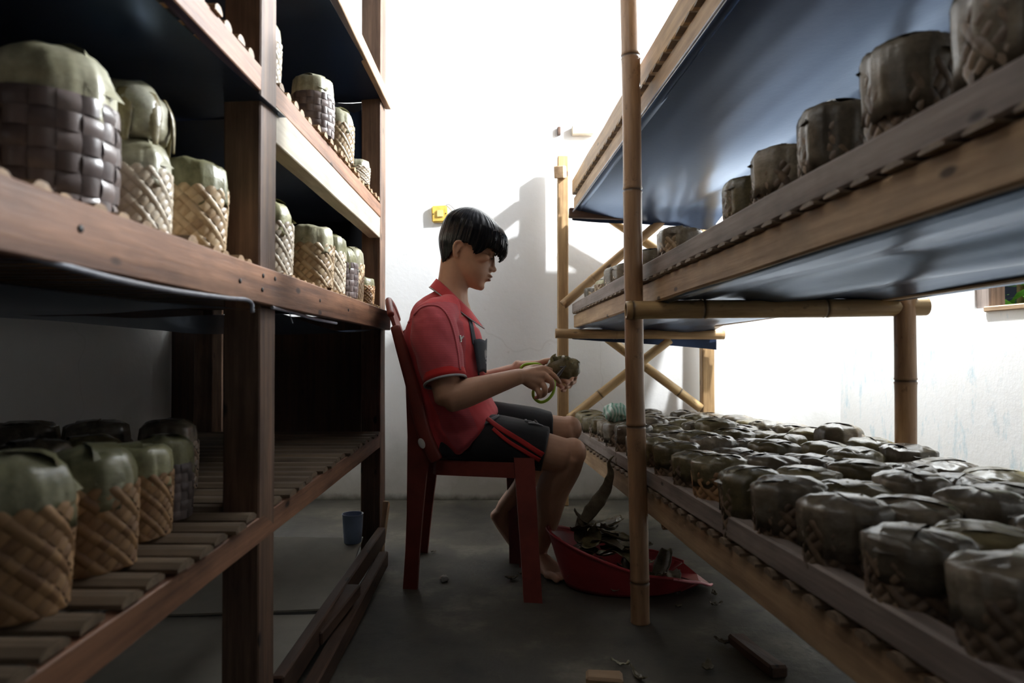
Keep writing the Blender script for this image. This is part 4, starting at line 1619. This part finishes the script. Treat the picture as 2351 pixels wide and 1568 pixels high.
def hair_pt(az, u, inset, seed):
    f1, f0, hw = interp(HAIR, u)
    c, a = (f1 + f0) / 2, (f1 - f0) / 2
    ct, st = math.cos(az), math.sin(az)
    g = noise.noise(Vector((math.cos(az) * 22, math.sin(az) * 22, u * .012 + seed))) * 2.6
    g += noise.noise(Vector((math.cos(az) * 60, math.sin(az) * 60, u * .01 + seed + 9))) * 1.3
    a2, h2 = a - inset + g * (.3 if u > 140 else 1), hw - inset + g * (.3 if u > 140 else 1)
    return hp(c + max(a2, 1) * math.copysign(abs(ct) ** .9, ct), u, max(h2, 1) * math.copysign(abs(st) ** .95, st))


bm = bmesh.new()
slay = bm.verts.layers.float.new('strand')
NA, NU = 220, 30
outer, inner = [], []
for i in range(NA):
    az = 2 * PI * i / NA
    d = abs(math.degrees(az if az <= PI else az - 2 * PI))
    ue = interp([(a, (b)) for a, b in EDGE], d)[0]
    ue += 7 * noise.noise(Vector((math.cos(az) * 30, math.sin(az) * 30, 1.3))) + (4 if d < 60 else 1.5) * math.sin(i * 2.4)
    sv = .5 + .5 * noise.noise(Vector((math.cos(az) * 45, math.sin(az) * 45, 2.2)))
    co_, ci_ = [], []
    for j in range(NU + 1):
        t = j / NU
        u = 171 + (ue - 171) * (t ** 1.15)
        tip = max(0, t - .8) / .2
        th = 16 * (1 - .82 * tip)
        for lst, ins in ((co_, 0 + 1.5 * tip), (ci_, th + 1.5 * tip)):
            v = bm.verts.new(hair_pt(az, u - (0 if ins < 3 else 4 * (1 - tip)), ins, .7))
            v[slay] = sv
            lst.append(v)
    outer.append(co_)
    inner.append(ci_)
for i in range(NA):
    k = (i + 1) % NA
    for j in range(NU):
        bm.faces.new((outer[i][j], outer[i][j + 1], outer[k][j + 1], outer[k][j]))
        bm.faces.new((inner[i][j], inner[k][j], inner[k][j + 1], inner[i][j + 1]))
    bm.faces.new((outer[i][NU], inner[i][NU], inner[k][NU], outer[k][NU]))
bm.faces.new([outer[i][0] for i in range(NA)])
hair = put_c('hair', to_mesh(bm, smooth=True), M['hair'], person)
# loose locks along the fringe and temples
bm = bmesh.new()
rg = random.Random(4)
for k in range(46):
    az = math.radians(rg.uniform(-62, 62))
    d = abs(math.degrees(az))
    ue = interp([(a, b) for a, b in EDGE], d)[0]
    pts = [hair_pt(az, ue + 60, 3, 0), hair_pt(az + .02, ue + 25, 1, 0), hair_pt(az + rg.uniform(-.06, .06), ue + rg.uniform(-9, 4), 2 + rg.uniform(0, 5), 0)]
    loft(bm, pts, [(.003, .006), (.003, .0055), (.0006, .001)], (math.sin(az), math.cos(az), 0), 6, 4, .2)
put_c('fringe_locks', to_mesh(bm, smooth=True), M['hair'], hair)

# shirt
sb = bmesh.new()
SC_ = [(-.135, 2.44, .505), (-.182, 2.44, .555), (-.222, 2.44, .63), (-.243, 2.44, .72), (-.248, 2.44, .82), (-.244, 2.44, .895), (-.23, 2.44, .94), (-.212, 2.435, .982)]
loft(sb, SC_, [(.12, .214), (.132, .195), (.14, .172), (.142, .175), (.142, .185), (.126, .17), (.1, .135), (.068, .078)], (0, 1, 0), 34, 5, .25)
loft(sb, [(-.245, 2.47, .455), (-.245, 2.47, .52), (-.24, 2.45, .62)], [(.105, .188), (.118, .188), (.12, .172)], (0, 1, 0), 26, 5, .25)
for sh, el, s in ((SH_N, EL_N, -1), (SH_F, EL_F, 1)):
    e = sh.lerp(el, .74)
    loft(sb, [sh + Vector((.035, -s * .085, .055)), sh + Vector((0, s * .005, .004)), sh.lerp(el, .4) + Vector((-.002, s * .004, 0)), e], [(.05, .07), (.076, .072), (.078, .07), (.068, .066)], (0, 1, 0), 26, 6, .05)
sme = remesh(sb, .0055, 6)
nrm_ = [v.normal.copy() for v in sme.vertices]
for v, n0 in zip(sme.vertices, nrm_):
    w = v.co
    n_ = noise.noise(Vector((w.x * 6, w.y * 9, w.z * 15))) * .006 + noise.noise(Vector((w.x * 26 + w.z * 18, w.y * 14, w.z * 10))) * .0035
    v.co = w + n0 * n_
shirt_bvh = BVHTree.FromPolygons([v.co.copy() for v in sme.vertices], [tuple(p.vertices) for p in sme.polygons])
# sleeves take their own striped fabric
sme.materials.append(M['shirt'])
sme.materials.append(M['sleeve'])
for p_ in sme.polygons:
    c_ = p_.center
    for sh, el in ((SH_N, EL_N), (SH_F, EL_F)):
        d = (el - sh)
        t = (c_ - sh).dot(d) / d.length_squared
        rr = ((c_ - sh) - d * t).length
        if t > -.22 and rr < .10 and abs(c_.y - 2.44) > .128 + .05 * max(0, -t):
            p_.material_index = 1
shirt = put_c('shirt', sme, None, person)


def decal(poly_fn, nu, nv, bvh, off, mat, name, parent, th=0.0016, reach=4.0):
    """thin cloth patch lying on a garment; poly_fn gives photo-frame directions, hits give the 3D surface"""
    org = Vector((0, 0, CAMH))
    pts = {}
    for i in range(nu + 1):
        for j in range(nv + 1):
            px, py = poly_fn(i / nu, j / nv)
            d = ray(px, py).normalized()
            h = bvh.ray_cast(org, d, reach)
            if h[0] is not None:
                nrm = h[1] if h[1].dot(d) < 0 else -h[1]
                pts[(i, j)] = h[0] + nrm * off
    bm = bmesh.new()
    vv = {k_: bm.verts.new(p) for k_, p in pts.items()}
    for i in range(nu):
        for j in range(nv):
            ks = [(i, j), (i + 1, j), (i + 1, j + 1), (i, j + 1)]
            if all(k_ in vv for k_ in ks) and max((pts[a] - pts[b]).length for a in ks for b in ks) < .06:
                bm.faces.new([vv[k_] for k_ in ks])
    if not bm.faces:
        bm.free()
        return None
    bm.normal_update()
    bmesh.ops.solidify(bm, geom=bm.faces[:], thickness=th)
    return put_c(name, to_mesh(bm, smooth=True), mat, parent)


def quad_px(a, b, c, d):
    def fn(u, v):
        x = (a[0] * (1 - u) + b[0] * u) * (1 - v) + (d[0] * (1 - u) + c[0] * u) * v
        y = (a[1] * (1 - u) + b[1] * u) * (1 - v) + (d[1] * (1 - u) + c[1] * u) * v
        return x, y
    return fn


def strip_px(pts, w0, w1):
    st_ = catmull(pts, 6)

    def fn(u, v):
        t = u * (len(st_) - 1)
        i = min(int(t), len(st_) - 2)
        x = st_[i][0] + (st_[i + 1][0] - st_[i][0]) * (t - i)
        y = st_[i][1] + (st_[i + 1][1] - st_[i][1]) * (t - i)
        dx, dy = st_[i + 1][0] - st_[i][0], st_[i + 1][1] - st_[i][1]
        l_ = math.hypot(dx, dy) + 1e-6
        w = (w0 + (w1 - w0) * u) * (v - .5)
        return x - dy / l_ * w, y + dx / l_ * w
    return fn


# collar: folded ring round the neck, standing higher at the nape, open at the throat
cen_c = at(1045, 668, 2.435)


def collar_fn(u, v):
    a = math.radians(-158 + 316 * u) + PI        # starts and ends at the throat (front = +x)
    fx_, sy_ = math.cos(a), math.sin(a)
    front = (1 + fx_) / 2
    top = Vector((cen_c.x - .004 + .062 * fx_, cen_c.y + .068 * sy_, 1.055 - .115 * front ** 1.1 - .0))
    ex = .018 + .03 * front ** 3
    low = Vector((cen_c.x - .004 + (.070 + ex) * fx_, cen_c.y + (.078 + ex * .6) * sy_, 1.055 - .115 * front - .032 - .038 * front ** 2))
    if v < .35:
        t = v / .35
        q = Vector((cen_c.x - .004 + .056 * fx_, cen_c.y + .062 * sy_, 1.055 - .115 * front - .04)).lerp(top, t)
    else:
        q = top.lerp(low, (v - .35) / .65)
    return q


collar = put_c('collar', grid_mesh(44, 8, collar_fn, .0025), M['shirt'], shirt)
bm = bmesh.new()
loft(bm, [collar_fn(u / 22, 1.0) for u in range(23)], [.0022] * 23, (0, 0, 1), 6, 2)
put_c('collar_edge', to_mesh(bm, smooth=True), M['grey_edge'], collar)
# sleeve bands
for sh, el, s in ((SH_N, EL_N, -1), (SH_F, EL_F, 1)):
    ax = (el - sh).normalized()
    b0 = sh.lerp(el, .66)
    b1 = sh.lerp(el, .765)
    for (p0, p1, r_, mt, nm) in ((b0, b1, .0715, 'cuff', 'sleeve_band'), (b1, b1 + ax * .007, .0725, 'grey_edge', 'sleeve_edge')):
        bm = bmesh.new()
        x_ = Vector((0, 1, 0)).cross(ax).normalized()
        y_ = ax.cross(x_)
        rings = []
        for p, rr in ((p0, r_ * .985), (p0.lerp(p1, .5), r_), (p1, r_), (p1, r_ - .006)):
            rings.append([bm.verts.new(p + x_ * math.cos(2 * PI * i / 32) * rr + y_ * math.sin(2 * PI * i / 32) * rr * .97) for i in range(32)])
        for a, b in zip(rings, rings[1:]):
            for i in range(32):
                bm.faces.new((a[i], a[(i + 1) % 32], b[(i + 1) % 32], b[i]))
        put_c(nm, to_mesh(bm, smooth=True), M[mt], shirt)
decal(strip_px([(1076, 722), (1083, 760), (1088, 790)], 7, 9), 12, 4, shirt_bvh, .0022, M['navy'], 'placket', shirt)
decal(strip_px([(1084, 776), (1092, 820), (1098, 862)], 3, 3), 12, 2, shirt_bvh, .002, M['navy'], 'front_seam', shirt)
# seam where the sleeve meets the yoke
decal(strip_px([(938, 742), (968, 706), (1008, 704), (1034, 738), (1050, 800), (1056, 850)], 3.5, 3.5), 30, 2, shirt_bvh, .001, M['sleeve'], 'shoulder_seam', shirt)
# small white emblem on the chest : a slanted tick of three strokes
for a, b, w in (((1055, 770), (1058, 784), 4), ((1058, 778), (1063, 772), 4), ((1056, 784), (1057, 786), 3)):
    decal(strip_px([a, ((a[0] + b[0]) / 2, (a[1] + b[1]) / 2), b], w, w * .7), 6, 3, shirt_bvh, .002, M['print'], 'chest_emblem', shirt)
# dark chest pocket standing proud of the front, with a pale worn print
pk = [at(1087, 781, 2.33), at(1116, 779, 2.42), at(1114, 852, 2.42), at(1098, 856, 2.33)]


def pk_fn(u, v):
    return pk[0].lerp(pk[1], u).lerp(pk[3].lerp(pk[2], u), v) + Vector((.01 * math.sin(PI * u), 0, .004 * math.sin(7 * u)))


pocket = put_c('pocket', grid_mesh(8, 10, pk_fn, .004), M['navy'], shirt)
for (u0, v0, u1, v1) in ((.52, .30, .60, .52), (.62, .26, .68, .50), (.70, .30, .80, .46), (.56, .52, .74, .58), (.6, .64, .74, .70)):
    bm = bmesh.new()
    vs = [bm.verts.new(pk_fn(a, b) + Vector((.003, -.004, 0))) for a, b in ((u0, v0), (u1, v0 + .03), (u1, v1), (u0, v1 + .02))]
    bm.faces.new(vs)
    bm.normal_update()
    bmesh.ops.solidify(bm, geom=bm.faces[:], thickness=.001)
    put_c('pocket_print', to_mesh(bm), M['grey_edge'], pocket)

# shorts
tb = bmesh.new()
loft(tb, [Vector((-.20, 2.44, .45)), Vector((-.195, 2.44, .50)), Vector((-.18, 2.44, .54))], [(.118, .172), (.115, .17), (.09, .15)], (0, 1, 0), 30, 5, .3)
HEMN = HIPN.lerp(KNN, .80) + Vector((0, 0, .006))
HEMF = HIPF.lerp(KNF, .84) + Vector((0, 0, .004))
loft(tb, [HIPN + Vector((-.01, .015, -.008)), HIPN.lerp(KNN, .4) + Vector((0, 0, .002)), HEMN], [(.082, .085), (.086, .096), (.078, .086)], (0, 1, 0), 28, 6, .05)
loft(tb, [HIPF + Vector((-.05, 0, .0)), HIPF.lerp(KNF, .4) + Vector((0, 0, .014)), HEMF], [(.09, .098), (.084, .094), (.072, .082)], (0, 1, 0), 28, 6, .05)
tme = remesh(tb, .0055, 5)
nrm_ = [v.normal.copy() for v in tme.vertices]
for v, n0 in zip(tme.vertices, nrm_):
    w = v.co
    v.co = w + n0 * (noise.noise(Vector((w.x * 12, w.y * 10, w.z * 14))) * .006)
shorts_bvh = BVHTree.FromPolygons([v.co.copy() for v in tme.vertices], [tuple(p.vertices) for p in tme.polygons])
shorts = put_c('shorts', tme, M['shorts'], person)
for pts, w in (([(1118, 962), (1150, 985), (1200, 1015), (1246, 1044)], 10), ([(1132, 985), (1165, 1012), (1205, 1036), (1240, 1056)], 8)):
    decal(strip_px(pts, w, w * 1.2), 26, 3, shorts_bvh, .003, M['stripe'], 'side_stripe', shorts)
decal(strip_px([(1090, 978), (1112, 972), (1146, 955)], 16, 4), 10, 3, shorts_bvh, .002, M['grey_print'], 'side_panel', shorts)
for a, b in (((1204, 967), (1228, 973)), ((1212, 973), (1246, 980)), ((1226, 966), (1236, 976))):
    decal(strip_px([a, ((a[0] + b[0]) / 2, (a[1] + b[1]) / 2 - 2), b], 4, 2), 8, 2, shorts_bvh, .003, M['grey_print'], 'thigh_print', shorts)

# ------------------------------------------------------------------ what the hands hold
LB = at(1290, 846, 2.395)
lb = empty('leaf_parcel', LB - Vector((0, 0, .045)), 'small folded brown-green leaf parcel held in the hands', 'leaf parcel')
bm = bmesh.new()
loft(bm, [LB + Vector((-.045, .01, -.006)), LB + Vector((-.02, 0, 0)), LB + Vector((.02, 0, .002)), LB + Vector((.046, -.004, -.002))],
     [(.024, .022), (.038, .03), (.041, .032), (.028, .026)], (0, 1, 0), 18, 5, .6, .75)
for v in bm.verts:
    v.co += noise.noise_vector(v.co * 45) * .009
put_c('wrapped_leaf', to_mesh(bm, smooth=True), M['leaf_olive'], lb)
for a, b, c in (((1272, 832), (1270, 822), (1276, 812)), ((1286, 834), (1284, 822), (1290, 816)), ((1292, 834), (1302, 824), (1304, 819)), ((1300, 838), (1310, 834), (1313, 830)),
                ((1280, 834), (1276, 824), (1268, 820))):
    bm = bmesh.new()
    loft(bm, [at(*a, 2.375), at(*b, 2.37), at(*c, 2.365)], [(.012, .002), (.010, .0018), (.001, .0008)], (0, 1, .2), 8, 4, .2)
    put_c('leaf_tip', to_mesh(bm, smooth=True), M['leaf_green'], lb)
sc = empty('scissors', at(1245, 880, 2.31), 'lime-green handled scissors held in the near hand', 'scissors')
big = [at(a, b, c) for a, b, c in ((1272, 872, 2.335), (1273, 888, 2.325), (1268, 905, 2.315), (1255, 919, 2.305), (1240, 923, 2.30), (1227, 914, 2.30), (1224, 902, 2.30), (1228, 888, 2.31))]
put_c('handle', tube_mesh(big, .0052, 10, 5), M['lime'], sc)
up_ = [at(a, b, c) for a, b, c in ((1246, 842, 2.385), (1236, 836, 2.38), (1220, 835, 2.37), (1205, 837, 2.36), (1196, 845, 2.355), (1206, 854, 2.36), (1230, 855, 2.37), (1246, 850, 2.385))]
put_c('handle', tube_mesh(up_, .0048, 10, 5), M['lime'], sc)
for a, b in ((at(1272, 874, 2.345), at(1300, 838, 2.352)), (at(1246, 846, 2.385), at(1300, 842, 2.358))):
    bm = bmesh.new()
    loft(bm, [a, a.lerp(b, .5), b], [(.006, .0012), (.0055, .0012), (.001, .0008)], (0, 1, 0), 6, 3, .2)
    put_c('blade', to_mesh(bm), M['steel'], sc)

# ------------------------------------------------------------------ red scoop full of dried leaf
S0 = Vector((.385, 2.34, 0))
scoop = empty('plastic_scoop', S0, 'dark red plastic scoop basin with flared pink lip under the bamboo rack', 'scoop')


def scoop_fn(u, v):
    """u around from the lip's near tip over the back to the far tip, v from floor to rim"""
    a = math.radians(-25 + 230 * u) + math.radians(65 + 12)
    a = math.radians(-40) - math.radians(280) * u      # near tip -> round the back -> far tip
    fx_, fy_ = math.cos(a), math.sin(a)
    back = (1 - fx_) / 2
    rx, ry = .235, .135
    flare = 1 + .22 * v
    h = .03 + .155 * back ** 1.3
    x = .0 + rx * fx_ * (.86 + .14 * v) - .03 * v * back
    y = ry * fy_ * flare
    if fx_ > .3:
        x += .05 * v
    return S0 + Vector((x, y, .004 + h * v ** 1.15))


put_c('scoop_wall', grid_mesh(48, 8, scoop_fn, .004), M['scoop_red'], scoop)
bm = bmesh.new()
ring = [bm.verts.new(scoop_fn(i / 48, 0)) for i in range(49)]
bm.faces.new(ring)
bm.normal_update()
bmesh.ops.solidify(bm, geom=bm.faces[:], thickness=.004)
put_c('scoop_base', to_mesh(bm), M['scoop_red'], scoop)
rim = [scoop_fn(i / 30, 1.0) for i in range(31)]
rm = put_c('rim', tube_mesh(rim, .0055, 8, 3, (0, 0, 1)), M['scoop_red'], scoop)
tipc = S0 + Vector((.285, -.045, .016))
bm = bmesh.new()
loft(bm, [scoop_fn(.10, 1.0), scoop_fn(.05, 1.0), scoop_fn(0, 1.0) + Vector((.0, 0, -.002)), scoop_fn(0, 1.0).lerp(tipc, .6) + Vector((.0, -.006, -.004)), tipc],
     [(.007, .0045), (.009, .005), (.011, .005), (.01, .0045), (.004, .003)], (0, 0, 1), 10, 6)
for v in bm.verts:
    v.co.z = max(.003, v.co.z)
tg = bmesh.new()
tv = [tg.verts.new(p) for p in (scoop_fn(0, .2), scoop_fn(0, 1.0) - Vector((0, 0, .004)), tipc - Vector((0, 0, .004)), S0 + Vector((.265, .07, .012)), scoop_fn(1, 1.0) - Vector((0, 0, .004)), scoop_fn(1, .2))]
tg.faces.new(tv)
tg.normal_update()
bmesh.ops.solidify(tg, geom=tg.faces[:], thickness=.004)
put_c('scoop_tongue', to_mesh(tg), M['scoop_red'], scoop)
lp = put_c('pink_lip', to_mesh(bm, smooth=True), M['pink'], scoop)
lp['label'] = 'pink flared lip'


def leaf_scrap(name, c, L_, W, yaw, curl, pitch, mat, label, cat, group=None, seed=0, fold=.5):
    """a torn strip of banana leaf with a midrib fold and curl, own thickness"""
    def fn(u, v):
        x = (u - .5) * L_
        w = W * (.35 + .65 * math.sin(PI * min(1, .12 + u * .95))) * (1 + .18 * noise.noise(Vector((u * 6, seed, 1))))
        y = (v - .5) * w
        z = abs(v - .5) * w * fold + curl * (u - .5) ** 2 * L_ * 2 + .006 * noise.noise(Vector((u * 7, v * 7, seed)))
        return Vector((x, y, z))
    me = grid_mesh(12, 5, fn, .0014)
    zmin = min(v.co.z for v in me.vertices)
    mr = Matrix.Rotation(yaw, 4, 'Z') @ Matrix.Rotation(pitch, 4, 'Y')
    o = put(name, me, mat, None, Matrix.Translation(Vector(c)) @ mr)
    return tag(o, label, cat, group)


rg = random.Random(12)
GS = 'dried leaf scraps heaped in the red scoop'
spots = []
for zlev, cnt, rad in ((.035, 7, .8), (.075, 7, .7), (.115, 7, .55), (.15, 6, .42), (.185, 4, .28)):
    for i in range(cnt):
        a = 6.28 * i / cnt + rg.uniform(-.3, .3) + zlev * 20
        bx = -.035 if zlev > .06 else .03
        spots.append((S0 + Vector((bx + math.cos(a) * .17 * rad - .45 * max(0, zlev - .05), math.sin(a) * .085 * rad, zlev)), zlev))
spots.sort(key=lambda q: q[0].x)
for k, (c, zlev) in enumerate(spots):
    dry = rg.random() < .7
    leaf_scrap('dried_leaf', c, rg.uniform(.11, .19), rg.uniform(.045, .08), rg.uniform(0, 6.28), rg.uniform(-.5, .6), rg.uniform(-.4, .4),
               M['leaf_dry'] if dry else M['leaf_olive'],
               '%s leaf scrap %s in red scoop, %s from its left end' % ('dark dried' if dry else 'olive', 'high' if zlev > .1 else 'low', ORD[k + 1]), 'leaf', GS, seed=k)
# the tall curled leaf standing out of the scoop toward the rack rail
bm = bmesh.new()
pts = [at(1335, 1205, 2.36), at(1362, 1165, 2.36), at(1390, 1125, 2.35), at(1402, 1085, 2.34), at(1396, 1062, 2.33), at(1410, 1048, 2.32)]
loft(bm, pts, [(.016, .012), (.024, .012), (.02, .012), (.012, .008), (.006, .005), (.002, .002)], (0, 1, 0), 12, 5, .4, .7)
for v in bm.verts:
    v.co += noise.noise_vector(v.co * 40) * .005
tag(put_c('dried_leaf', to_mesh(bm, smooth=True), M['leaf_dry']), 'long rolled dried leaf standing up out of the red scoop', 'leaf')

# ------------------------------------------------------------------ litter on the floor
def on_floor(px, py, dz=.0):
    q = flo(px, py)
    q.z = dz
    return q


lit = [
    (1645, 1390, .045, .022, .4, 'leaf_grey', 'small pale leaf scrap on floor right of the bamboo post'),
    (1625, 1535, .06, .03, 1.2, 'leaf_dry', 'dark curled leaf scrap at bottom of floor beside the wood chunk'),
    (1465, 1555, .075, .018, 1.9, 'leaf_olive', 'thin green leaf sliver standing at the bottom edge of the floor'),
    (1425, 1525, .05, .008, -.5, 'leaf_pale', 'thin pale stalk on floor left of the green sliver'),
    (1558, 1392, .02, .012, .2, 'leaf_grey', 'tiny pale crumb of leaf on floor near the bamboo post'),
    (1175, 1330, .05, .025, .3, 'leaf_dry', 'dark leaf scrap on floor under the chair front leg'),
    (1200, 1318, .04, .02, 1.0, 'leaf_grey', 'lighter leaf scrap on floor under the chair front leg'),
    (995, 1268, .02, .014, .4, 'leaf_dry', 'tiny dark crumb on floor behind the chair rear leg'),
    (1660, 1475, .05, .02, 2.4, 'leaf_dry', 'dark twisted scrap on floor left of the wood chunk'),
    (1640, 1365, .035, .02, 1.4, 'leaf_dry', 'dark crumb beneath the low rail of the right rack'),
]
for i, (px, py, L_, W, yaw, mt, lab) in enumerate(lit):
    leaf_scrap('leaf_scrap', on_floor(px, py, .004), L_, W, yaw, .4, 0, M[mt], lab, 'leaf scrap', seed=40 + i)
bm = bmesh.new()
ellipsoid(bm, (0, 0, .011), (.016, .013, .012), seg=12, rings=8)
for v in bm.verts:
    v.co += noise.noise_vector(v.co * 90) * .006
    v.co.z = max(0, v.co.z)
tag(put('plaster_crumb', to_mesh(bm), M['chalk'], None, Matrix.Translation(on_floor(1020, 1333))), 'pale crumb of plaster on floor in front of chair rear leg', 'crumb')
a, b = on_floor(1690, 1475), on_floor(1790, 1555)
o = beam('wood_chunk', a + Vector((0, 0, .018)), b + Vector((0, 0, .016)), .05, .03, M['dark_wood'], bev=.006, wob=.008)
tag(o, 'dark splintered wood chunk on floor beside the low right rail', 'wood chunk')
o = beam('wood_chunk', on_floor(1345, 1562, .012), on_floor(1430, 1566, .012), .05, .022, M['tan_wood'], bev=.006, wob=.006)
tag(o, 'brownish flat wood chip on floor at the bottom edge of the picture', 'wood chunk')
# --END--
